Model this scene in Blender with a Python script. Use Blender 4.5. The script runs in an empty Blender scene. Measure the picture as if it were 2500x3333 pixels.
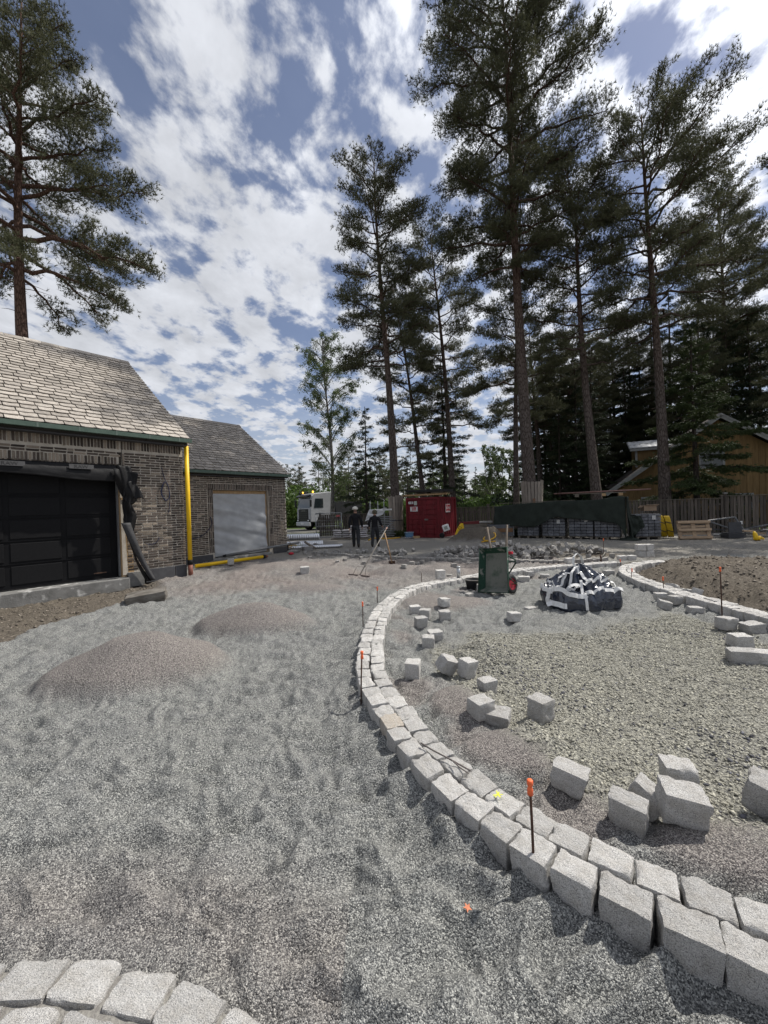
import bpy, bmesh, math, random
import numpy as np
from mathutils import Vector, Matrix, Euler

rnd = random.Random(7)
nrng = np.random.default_rng(7)
sc = bpy.context.scene
COL = sc.collection
R_ = math.radians

# ------------------------------------------------------------------ camera
CAM_H = 1.7
FPX = 1251.0                      # focal length in photograph pixels (ultra wide phone lens)
PITCH, ROLL = R_(0.5), R_(1.8)
cF = Vector((0, math.cos(PITCH), -math.sin(PITCH)))
_r0 = Vector((1, 0, 0)); _u0 = Vector((0, math.sin(PITCH), math.cos(PITCH)))
cR = math.cos(ROLL) * _r0 - math.sin(ROLL) * _u0
cU = math.sin(ROLL) * _r0 + math.cos(ROLL) * _u0
camd = bpy.data.cameras.new('camera')
camd.sensor_fit = 'HORIZONTAL'; camd.sensor_width = 36.0
camd.lens = 36.0 * FPX / 2500.0
camd.clip_start = 0.05; camd.clip_end = 3000
cam = bpy.data.objects.new('camera', camd); COL.objects.link(cam)
M = Matrix((cR, cU, -cF)).transposed().to_4x4(); M.translation = (0, 0, CAM_H)
cam.matrix_world = M
sc.camera = cam

# ------------------------------------------------------------------ light
SUN_AZ, SUN_EL = R_(66), R_(55)
sun_dir = Vector((math.sin(SUN_AZ) * math.cos(SUN_EL), math.cos(SUN_AZ) * math.cos(SUN_EL), math.sin(SUN_EL)))
sd = bpy.data.lights.new('sun', 'SUN'); sd.energy = 5.0; sd.angle = R_(0.6); sd.color = (1.0, 0.955, 0.88)
so = bpy.data.objects.new('sun', sd); COL.objects.link(so)
so.rotation_euler = sun_dir.to_track_quat('Z', 'Y').to_euler(); so.location = (30, 20, 60)

def build_world():
    w = bpy.data.worlds.new('World'); sc.world = w; w.use_nodes = True
    nt = w.node_tree; N = nt.nodes; L = nt.links
    for n in list(N): N.remove(n)
    out = N.new('ShaderNodeOutputWorld'); bg = N.new('ShaderNodeBackground')
    bg.inputs['Strength'].default_value = 0.1
    sky = N.new('ShaderNodeTexSky'); sky.sky_type = 'NISHITA'; sky.sun_disc = False
    sky.sun_elevation = SUN_EL; sky.sun_rotation = SUN_AZ
    sky.air_density = 1.0; sky.dust_density = 0.3; sky.ozone_density = 1.6; sky.altitude = 100
    tc = N.new('ShaderNodeTexCoord'); sep = N.new('ShaderNodeSeparateXYZ')
    L.new(tc.outputs['Generated'], sep.inputs[0])
    def math_(op, a, b=None, clamp=False):
        m = N.new('ShaderNodeMath'); m.operation = op; m.use_clamp = clamp
        for i, v in enumerate((a, b)):
            if v is None: continue
            if isinstance(v, (int, float)): m.inputs[i].default_value = v
            else: L.new(v, m.inputs[i])
        return m.outputs[0]
    z = math_('ADD', math_('MAXIMUM', sep.outputs[2], 0.0), 0.16)
    cx = math_('DIVIDE', sep.outputs[0], z); cy = math_('DIVIDE', sep.outputs[1], z)
    comb = N.new('ShaderNodeCombineXYZ'); L.new(cx, comb.inputs[0]); L.new(cy, comb.inputs[1])
    mp = N.new('ShaderNodeMapping'); mp.inputs['Rotation'].default_value = (0, 0, R_(-38)); mp.inputs['Scale'].default_value = (1.0, 0.80, 1); mp.inputs['Location'].default_value = (3.1, 1.7, 0)
    L.new(comb.outputs[0], mp.inputs[0])
    def noise(scale, detail, rough, dist, loc=None):
        n = N.new('ShaderNodeTexNoise'); n.inputs['Scale'].default_value = scale; n.inputs['Detail'].default_value = detail
        n.inputs['Roughness'].default_value = rough; n.inputs['Distortion'].default_value = dist
        L.new(mp.outputs[0], n.inputs['Vector']); return n.outputs['Fac']
    n1 = noise(1.7, 3, 0.5, 0.2); n2 = noise(6.4, 8, 0.55, 0.2); n3 = noise(15, 6, 0.6, 0.15)
    s = math_('ADD', math_('MULTIPLY', n1, 0.26), math_('ADD', math_('MULTIPLY', n2, 0.60), math_('MULTIPLY', n3, 0.26)))
    mr = N.new('ShaderNodeMapRange'); mr.interpolation_type = 'SMOOTHSTEP'
    mr.inputs[1].default_value = 0.488; mr.inputs[2].default_value = 0.598; mr.inputs[3].default_value = 0.09; mr.inputs[4].default_value = 0.98
    L.new(s, mr.inputs[0])
    # haze veil near the horizon
    hz = N.new('ShaderNodeMapRange'); hz.interpolation_type = 'SMOOTHSTEP'
    hz.inputs[1].default_value = 0.0; hz.inputs[2].default_value = 0.42; hz.inputs[3].default_value = 0.5; hz.inputs[4].default_value = 0.0
    L.new(sep.outputs[2], hz.inputs[0])
    fac = math_('MAXIMUM', mr.outputs[0], hz.outputs[0])
    # cloud brightness: thick parts a little greyer, forward scattering towards the sun
    dot = N.new('ShaderNodeVectorMath'); dot.operation = 'DOT_PRODUCT'
    L.new(tc.outputs['Generated'], dot.inputs[0]); dot.inputs[1].default_value = sun_dir
    dm = math_('MAXIMUM', dot.outputs['Value'], 0.0)
    glow = math_('POWER', dm, 5.0)
    n4 = noise(6.0, 5, 0.6, 0.2)
    base = math_('ADD', 4.0, math_('MULTIPLY', n4, 5.8))
    cb = math_('ADD', base, math_('MULTIPLY', glow, 7.5))
    ccol = N.new('ShaderNodeVectorMath'); ccol.operation = 'SCALE'; ccol.inputs[0].default_value = (0.95, 0.98, 1.05); L.new(cb, ccol.inputs['Scale'])
    skyb = N.new('ShaderNodeVectorMath'); skyb.operation = 'MULTIPLY'; L.new(sky.outputs[0], skyb.inputs[0]); skyb.inputs[1].default_value = (1.0, 0.90, 0.92)
    mix = N.new('ShaderNodeMix'); mix.data_type = 'RGBA'
    L.new(fac, mix.inputs[0]); L.new(skyb.outputs[0], mix.inputs[6]); L.new(ccol.outputs[0], mix.inputs[7])
    L.new(mix.outputs[2], bg.inputs[0]); L.new(bg.outputs[0], out.inputs[0])
build_world()
sc.view_settings.view_transform = 'Standard'; sc.view_settings.look = 'None'
sc.view_settings.exposure = 0.05; sc.view_settings.gamma = 1.0; sc.view_settings.use_curve_mapping = False
sc.render.engine = 'CYCLES'
sc.cycles.max_bounces = 4; sc.cycles.diffuse_bounces = 2; sc.cycles.glossy_bounces = 2; sc.cycles.transmission_bounces = 2; sc.cycles.transparent_max_bounces = 4

# ------------------------------------------------------------------ helpers
def ray(px, py):
    return cF + (px - 1250) / FPX * cR - (py - 1666.5) / FPX * cU
def at(px, py, z=0.0):
    """ground point (height z) seen at a photograph pixel"""
    d = ray(px, py); return Vector((0, 0, CAM_H)) + d * ((z - CAM_H) / d.z)
def atY(px, py, Y):
    d = ray(px, py); return Vector((0, 0, CAM_H)) + d * (Y / d.y)

def tag(o, label=None, cat=None, group=None, kind=None):
    if label: o['label'] = label
    if cat: o['category'] = cat
    if group: o['group'] = group
    if kind: o['kind'] = kind
    return o
def empty(name, loc=(0, 0, 0), rz=0.0, label=None, cat=None, group=None):
    o = bpy.data.objects.new(name, None); COL.objects.link(o)
    o.location = loc; o.rotation_euler = (0, 0, rz); o.empty_display_size = 0.2
    return tag(o, label, cat, group)
def link(name, me, parent=None, loc=None, rot=None, scale=None):
    o = bpy.data.objects.new(name, me); COL.objects.link(o)
    if parent is not None: o.parent = parent
    if loc is not None: o.location = loc
    if rot is not None: o.rotation_euler = rot
    if scale is not None: o.scale = scale
    return o
def npmesh(name, V, Fc, mat=None, smooth=False):
    """fast mesh from numpy vertex and same-size face arrays"""
    V = np.asarray(V, np.float32); Fc = np.asarray(Fc, np.int32)
    me = bpy.data.meshes.new(name)
    k = Fc.shape[1]; nf = len(Fc)
    me.vertices.add(len(V)); me.vertices.foreach_set('co', V.ravel())
    me.loops.add(nf * k); me.loops.foreach_set('vertex_index', Fc.ravel())
    me.polygons.add(nf); me.polygons.foreach_set('loop_start', np.arange(0, nf * k, k, dtype=np.int32))
    if smooth: me.polygons.foreach_set('use_smooth', np.ones(nf, bool))
    me.update(calc_edges=True)
    if mat: me.materials.append(mat)
    return me

class MB:
    """collects boxes, tubes, lathes and prisms into one mesh"""
    def __init__(s): s.v = []; s.f = []; s.mi = []; s.cur = 0
    def _add(s, vs, fs):
        b = len(s.v); s.v += [tuple(v) for v in vs]; s.f += [tuple(b + i for i in f) for f in fs]; s.mi += [s.cur] * len(fs); return s
    def box(s, c, size, rot=None, bev=0.0):
        hx, hy, hz = size[0] / 2, size[1] / 2, size[2] / 2
        m = Euler(rot).to_matrix() if rot is not None and not isinstance(rot, Matrix) else (rot or Matrix.Identity(3))
        c = Vector(c)
        if bev <= 0:
            vs = [m @ Vector((x * hx, y * hy, z * hz)) + c for x in (-1, 1) for y in (-1, 1) for z in (-1, 1)]
            return s._add(vs, [(0, 1, 3, 2), (4, 6, 7, 5), (0, 4, 5, 1), (2, 3, 7, 6), (0, 2, 6, 4), (1, 5, 7, 3)])
        b = min(bev, hx * .9, hy * .9, hz * .9)
        # chamfer all: 24 verts
        idx = {}; vs = []
        for x in (-1, 1):
            for y in (-1, 1):
                for z in (-1, 1):
                    for a in range(3):
                        p = [x * (hx - b), y * (hy - b), z * (hz - b)]
                        p[a] = (x * hx, y * hy, z * hz)[a]
                        idx[(x, y, z, a)] = len(vs); vs.append(m @ Vector(p) + c)
        fs = []
        for a in range(3):
            o = [i for i in range(3) if i != a]
            for sg in (-1, 1):
                q = []
                for (u, w) in ((-1, -1), (1, -1), (1, 1), (-1, 1)):
                    k = [0, 0, 0]; k[a] = sg; k[o[0]] = u; k[o[1]] = w; q.append(idx[(*k, a)])
                n_pos = (a != 1)
                fs.append(tuple(q) if (sg > 0) == n_pos else tuple(reversed(q)))
        for a in range(3):
            for b2 in range(a + 1, 3):
                e = 3 - a - b2
                for sa in (-1, 1):
                    for sb in (-1, 1):
                        k0 = [0, 0, 0]; k0[a] = sa; k0[b2] = sb; k0[e] = -1; k1 = list(k0); k1[e] = 1
                        fs.append((idx[(*k0, a)], idx[(*k1, a)], idx[(*k1, b2)], idx[(*k0, b2)]))
        for x in (-1, 1):
            for y in (-1, 1):
                for z in (-1, 1):
                    fs.append((idx[(x, y, z, 0)], idx[(x, y, z, 1)], idx[(x, y, z, 2)]))
        return s._add(vs, fs)
    def tube(s, pts, rad, n=8, cap=True, closed=False):
        pts = [Vector(p) for p in pts]; k = len(pts)
        if not hasattr(rad, '__len__'): rad = [rad] * k
        b = len(s.v); up = None; fs = []
        for i, p in enumerate(pts):
            if closed: t = (pts[(i + 1) % k] - pts[i - 1])
            else: t = pts[min(i + 1, k - 1)] - pts[max(i - 1, 0)]
            if t.length < 1e-9: t = Vector((0, 0, 1))
            t.normalize()
            if up is None:
                up = Vector((0, 0, 1)) if abs(t.z) < .9 else Vector((1, 0, 0))
            up = (up - t * up.dot(t))
            if up.length < 1e-6: up = t.orthogonal()
            up.normalize(); sd_ = t.cross(up)
            for j in range(n):
                a = 2 * math.pi * j / n
                s.v.append(tuple(p + (up * math.cos(a) + sd_ * math.sin(a)) * rad[i]))
        for i in range(k if closed else k - 1):
            i2 = (i + 1) % k
            for j in range(n):
                j2 = (j + 1) % n
                fs.append((b + i * n + j, b + i2 * n + j, b + i2 * n + j2, b + i * n + j2))
        if cap and not closed:
            fs.append(tuple(b + j for j in range(n))); fs.append(tuple(b + (k - 1) * n + j for j in reversed(range(n))))
        s.f += fs; s.mi += [s.cur] * len(fs); return s
    def lathe(s, prof, c=(0, 0, 0), n=20, rot=None, close=True):
        m = Euler(rot).to_matrix() if rot is not None else Matrix.Identity(3); c = Vector(c)
        b = len(s.v); fs = []
        for (r, z) in prof:
            for j in range(n):
                a = 2 * math.pi * j / n
                s.v.append(tuple(m @ Vector((r * math.cos(a), r * math.sin(a), z)) + c))
        for i in range(len(prof) - 1):
            for j in range(n):
                j2 = (j + 1) % n
                fs.append((b + i * n + j, b + i * n + j2, b + (i + 1) * n + j2, b + (i + 1) * n + j))
        if close:
            fs.append(tuple(b + j for j in reversed(range(n)))); fs.append(tuple(b + (len(prof) - 1) * n + j for j in range(n)))
        s.f += fs; s.mi += [s.cur] * len(fs); return s
    def prism(s, poly, thick, axis='Y', off=0.0):
        """polygon in the plane normal to axis, extruded by thick along it"""
        k = len(poly); vs = []
        for t in (off, off + thick):
            for (a, b) in poly:
                vs.append({'Y': (a, t, b), 'X': (t, a, b), 'Z': (a, b, t)}[axis])
        fs = [tuple(range(k)), tuple(range(2 * k - 1, k - 1, -1))]
        for i in range(k):
            j = (i + 1) % k; fs.append((i, i + k, j + k, j))
        return s._add(vs, fs)
    def quad(s, a, b, c, d): return s._add([a, b, c, d], [(0, 1, 2, 3)])
    def grid(s, nu, nv, fn, double=False):
        vs = [fn(i / nu, j / nv) for i in range(nu + 1) for j in range(nv + 1)]
        fs = [(i * (nv + 1) + j, (i + 1) * (nv + 1) + j, (i + 1) * (nv + 1) + j + 1, i * (nv + 1) + j + 1) for i in range(nu) for j in range(nv)]
        return s._add(vs, fs)
    def mesh(s, name, mats, smooth=False, fix=True):
        me = bpy.data.meshes.new(name); me.from_pydata(s.v, [], s.f)
        for m in (mats if isinstance(mats, (list, tuple)) else [mats]): me.materials.append(m)
        me.polygons.foreach_set('material_index', s.mi)
        if fix:
            bm = bmesh.new(); bm.from_mesh(me); bmesh.ops.recalc_face_normals(bm, faces=bm.faces); bm.to_mesh(me); bm.free()
        if smooth: me.polygons.foreach_set('use_smooth', [True] * len(me.polygons))
        me.update(); return me
    def build(s, name, mats, parent=None, smooth=False, loc=None, rot=None, fix=True):
        return link(name, s.mesh(name, mats, smooth, fix), parent, loc, rot)

def solidify(o, t):
    m = o.modifiers.new('thickness', 'SOLIDIFY'); m.thickness = t; m.offset = 0; return o

# ------------------------------------------------------------------ numpy gradient noise
_perm = np.random.default_rng(3).permutation(256); _perm = np.concatenate([_perm, _perm])
_g2 = np.stack([np.cos(np.linspace(0, 2 * np.pi, 256, endpoint=False)), np.sin(np.linspace(0, 2 * np.pi, 256, endpoint=False))], 1)
def noise2(x, y):
    x = np.asarray(x, float); y = np.asarray(y, float)
    xi = np.floor(x).astype(int); yi = np.floor(y).astype(int); xf = x - xi; yf = y - yi
    u = xf * xf * xf * (xf * (xf * 6 - 15) + 10); v = yf * yf * yf * (yf * (yf * 6 - 15) + 10)
    def g(ix, iy, dx, dy):
        h = _perm[(_perm[ix & 255] + iy) & 255]; gg = _g2[h]; return gg[..., 0] * dx + gg[..., 1] * dy
    a = g(xi, yi, xf, yf); b = g(xi + 1, yi, xf - 1, yf); c = g(xi, yi + 1, xf, yf - 1); d = g(xi + 1, yi + 1, xf - 1, yf - 1)
    return (a + u * (b - a)) + v * ((c + u * (d - c)) - (a + u * (b - a)))
def fbm2(x, y, o=3):
    s = 0; a = 1.0
    for i in range(o): s = s + a * noise2(x * 2 ** i + 17.3 * i, y * 2 ** i - 9.1 * i); a *= .5
    return s
def sstep(a, b, x): t = np.clip((x - a) / (b - a), 0, 1); return t * t * (3 - 2 * t)

# ------------------------------------------------------------------ materials
MT = {}
def mat(name, col, rough=0.8, col2=None, nscale=8.0, ndet=5, bump=0.0, bscale=40.0, metal=0.0, spec=0.3, rand=0.0, coords='Object', ramp=(0.35, 0.65), stretch=None, wear=None, trans=0.0):
    """procedural material: two colours mixed by noise, per-piece random value, noise bump"""
    if name in MT: return MT[name]
    m = bpy.data.materials.new(name); m.use_nodes = True; MT[name] = m
    nt = m.node_tree; N = nt.nodes; L = nt.links; bs = N['Principled BSDF']
    bs.inputs['Roughness'].default_value = rough; bs.inputs['Metallic'].default_value = metal
    bs.inputs['Specular IOR Level'].default_value = spec
    tc = N.new('ShaderNodeTexCoord'); vec = tc.outputs[coords]
    if stretch:
        mp = N.new('ShaderNodeMapping'); mp.inputs['Scale'].default_value = stretch; L.new(vec, mp.inputs[0]); vec = mp.outputs[0]
    if rand > 0:
        oi = N.new('ShaderNodeObjectInfo'); gi = N.new('ShaderNodeNewGeometry')
        ad = N.new('ShaderNodeMath'); ad.operation = 'ADD'; L.new(oi.outputs['Random'], ad.inputs[0]); L.new(gi.outputs['Random Per Island'], ad.inputs[1])
        fr = N.new('ShaderNodeMath'); fr.operation = 'FRACT'; L.new(ad.outputs[0], fr.inputs[0]); rv = fr.outputs[0]
        va = N.new('ShaderNodeVectorMath'); va.operation = 'ADD'; cb = N.new('ShaderNodeCombineXYZ')
        ml = N.new('ShaderNodeMath'); ml.operation = 'MULTIPLY'; L.new(rv, ml.inputs[0]); ml.inputs[1].default_value = 37.0
        L.new(ml.outputs[0], cb.inputs[0]); L.new(ml.outputs[0], cb.inputs[1]); L.new(vec, va.inputs[0]); L.new(cb.outputs[0], va.inputs[1]); vec = va.outputs[0]
    no = N.new('ShaderNodeTexNoise'); no.inputs['Scale'].default_value = nscale; no.inputs['Detail'].default_value = ndet; no.inputs['Roughness'].default_value = .62
    L.new(vec, no.inputs['Vector'])
    cr = N.new('ShaderNodeValToRGB'); cr.color_ramp.elements[0].position = ramp[0]; cr.color_ramp.elements[1].position = ramp[1]
    c2 = col2 or tuple(c * .7 for c in col)
    cr.color_ramp.elements[0].color = (*c2, 1); cr.color_ramp.elements[1].color = (*col, 1)
    L.new(no.outputs['Fac'], cr.inputs[0]); cout = cr.outputs[0]
    if wear:
        wn = N.new('ShaderNodeTexNoise'); wn.inputs['Scale'].default_value = wear[1]; wn.inputs['Detail'].default_value = 8; L.new(vec, wn.inputs['Vector'])
        wr = N.new('ShaderNodeMapRange'); wr.inputs[1].default_value = wear[2]; wr.inputs[2].default_value = wear[2] + .08; L.new(wn.outputs['Fac'], wr.inputs[0])
        wm = N.new('ShaderNodeMix'); wm.data_type = 'RGBA'; L.new(wr.outputs[0], wm.inputs[0]); L.new(cout, wm.inputs[6]); wm.inputs[7].default_value = (*wear[0], 1); cout = wm.outputs[2]
    if rand > 0:
        hs = N.new('ShaderNodeHueSaturation'); mr = N.new('ShaderNodeMapRange'); mr.inputs[3].default_value = 1 - rand; mr.inputs[4].default_value = 1 + rand
        L.new(rv, mr.inputs[0]); L.new(mr.outputs[0], hs.inputs['Value']); L.new(cout, hs.inputs['Color']); cout = hs.outputs[0]
    L.new(cout, bs.inputs['Base Color'])
    if trans > 0:
        bs.inputs['Transmission Weight'].default_value = trans
    if bump > 0:
        bn = N.new('ShaderNodeTexNoise'); bn.inputs['Scale'].default_value = bscale; bn.inputs['Detail'].default_value = 5; L.new(vec, bn.inputs['Vector'])
        bp = N.new('ShaderNodeBump'); bp.inputs['Strength'].default_value = bump; bp.inputs['Distance'].default_value = .02
        L.new(bn.outputs['Fac'], bp.inputs['Height']); L.new(bp.outputs[0], bs.inputs['Normal'])
    return m
def granite(name, light, dark, tint):
    m = bpy.data.materials.new(name); m.use_nodes = True; MT[name] = m
    nt = m.node_tree; N = nt.nodes; L = nt.links; bs = N['Principled BSDF']; bs.inputs['Roughness'].default_value = .85; bs.inputs['Specular IOR Level'].default_value = .25
    tc = N.new('ShaderNodeTexCoord'); oi = N.new('ShaderNodeObjectInfo')
    va = N.new('ShaderNodeVectorMath'); va.operation = 'MULTIPLY_ADD'; va.inputs[1].default_value = (1, 1, 1)
    cb = N.new('ShaderNodeVectorMath'); cb.operation = 'SCALE'; cb.inputs[0].default_value = (31, 17, 23); L.new(oi.outputs['Random'], cb.inputs['Scale'])
    L.new(tc.outputs['Object'], va.inputs[0]); L.new(cb.outputs[0], va.inputs[2]); vec = va.outputs[0]
    def nz(s, d):
        n = N.new('ShaderNodeTexNoise'); n.inputs['Scale'].default_value = s; n.inputs['Detail'].default_value = d; n.inputs['Roughness'].default_value = .7; L.new(vec, n.inputs['Vector']); return n.outputs['Fac']
    a = nz(44, 3); cr = N.new('ShaderNodeValToRGB'); e = cr.color_ramp.elements
    e[0].position = .34; e[0].color = (*dark, 1); e[1].position = .60; e[1].color = (*light, 1)
    k = e.new(.44); k.color = (*[.42 * d + .58 * l for d, l in zip(dark, light)], 1)
    L.new(a, cr.inputs[0])
    mx = N.new('ShaderNodeMix'); mx.data_type = 'RGBA'; mx.blend_type = 'MULTIPLY'; mx.inputs[0].default_value = 1
    b = nz(3.2, 4); c2 = N.new('ShaderNodeValToRGB'); c2.color_ramp.elements[0].position = .3; c2.color_ramp.elements[0].color = (*tint, 1); c2.color_ramp.elements[1].position = .6; c2.color_ramp.elements[1].color = (1, 1, 1, 1)
    L.new(b, c2.inputs[0]); L.new(cr.outputs[0], mx.inputs[6]); L.new(c2.outputs[0], mx.inputs[7])
    hs = N.new('ShaderNodeHueSaturation'); mr = N.new('ShaderNodeMapRange'); mr.inputs[3].default_value = .82; mr.inputs[4].default_value = 1.12
    L.new(oi.outputs['Random'], mr.inputs[0]); L.new(mr.outputs[0], hs.inputs['Value']); L.new(mx.outputs[2], hs.inputs['Color']); L.new(hs.outputs[0], bs.inputs['Base Color'])
    bp = N.new('ShaderNodeBump'); bp.inputs['Strength'].default_value = .8; bp.inputs['Distance'].default_value = .012
    ad = N.new('ShaderNodeMath'); ad.operation = 'MULTIPLY_ADD'; L.new(nz(9, 6), ad.inputs[0]); ad.inputs[1].default_value = 2.2; L.new(a, ad.inputs[2])
    L.new(ad.outputs[0], bp.inputs['Height']); L.new(bp.outputs[0], bs.inputs['Normal'])
    return m
GRANITE = granite('granite', (.70, .685, .66), (.17, .168, .168), (.80, .78, .75))
GRANITE_SHADED = granite('shaded_granite', (.47, .455, .435), (.13, .128, .125), (.78, .75, .71))  # darker copy of the granite: tree shade over the heap put into its colour
GRANITE_WARM = granite('warm_granite', (.66, .61, .54), (.18, .165, .15), (.86, .80, .73))
# ------------------------------------------------------------------ layout shared by ground and setts (metres)
RING_A = [(3.9, .1), (3.1, .42), (2.4, .75), (1.85, 1.03), (1.52, 1.21), (1.3, 1.34), (1.19, 1.41), (1.03, 1.5), (.89, 1.6), (.75, 1.71), (.62, 1.84), (.51, 1.98), (.37, 2.17), (.25, 2.37), (.16, 2.56), (.04, 2.91), (-.02, 3.07), (-.07, 3.24), (-.13, 3.43), (-.17, 3.66), (-.19, 3.94), (-.195, 4.19), (-.19, 4.54), (-.17, 4.96), (-.14, 5.36), (-.08, 5.79), (0, 6.2), (.14, 6.65), (.29, 7.03), (.5, 7.4), (.74, 7.68), (.99, 7.88), (1.33, 8.1), (1.71, 8.34), (2.18, 8.62), (2.92, 9.0), (3.79, 9.35), (4.52, 9.55), (5.15, 9.68), (5.58, 9.76), (5.9, 9.78)]
RING_B = [(7.1, 9.74), (6.7, 9.66), (6.18, 9.42), (5.72, 9.06), (5.38, 8.58), (5.12, 7.95), (4.99, 7.36), (4.93, 6.79), (4.90, 6.21), (4.91, 5.89), (4.93, 5.44), (4.93, 4.93), (4.9, 4.3), (4.85, 3.6), (4.8, 2.9)]
RING_C = [(-2.87, 15.3), (-1.59, 14.3), (-.67, 13.65), (.16, 13.1), (.93, 12.6), (1.94, 12.2), (3.11, 11.85), (3.84, 11.4), (4.83, 11.0), (5.89, 11.03), (6.39, 11.19)]
ISLAND = RING_A + RING_B[3:] + [(4.6, .1)]
def catmull(P, step):
    P = [Vector((*p, 0)) if len(p) == 2 else Vector(p) for p in P]; out = []
    Q = [P[0] * 2 - P[1]] + P + [P[-1] * 2 - P[-2]]
    for i in range(1, len(Q) - 2):
        for k in range(12):
            t = k / 12; a, b, c, d = Q[i - 1], Q[i], Q[i + 1], Q[i + 2]
            out.append(.5 * ((2 * b) + (c - a) * t + (2 * a - 5 * b + 4 * c - d) * t * t + (3 * b - a - 3 * c + d) * t ** 3))
    out.append(P[-1]); return out
def dist_poly(x, y, P):
    P = np.array([tuple(p)[:2] for p in P]); best = np.full(x.shape, 1e9)
    for a, b in zip(P[:-1], P[1:]):
        ab = b - a; t = np.clip(((x - a[0]) * ab[0] + (y - a[1]) * ab[1]) / (ab @ ab), 0, 1)
        best = np.minimum(best, np.hypot(x - a[0] - t * ab[0], y - a[1] - t * ab[1]))
    return best
def in_poly(x, y, P):
    P = np.array(P); r = np.zeros(x.shape, bool); j = len(P) - 1
    for i in range(len(P)):
        xi, yi = P[i]; xj, yj = P[j]
        c = ((yi > y) != (yj > y)) & (x < (xj - xi) * (y - yi) / (yj - yi + 1e-12) + xi); r ^= c; j = i
    return r
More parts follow.
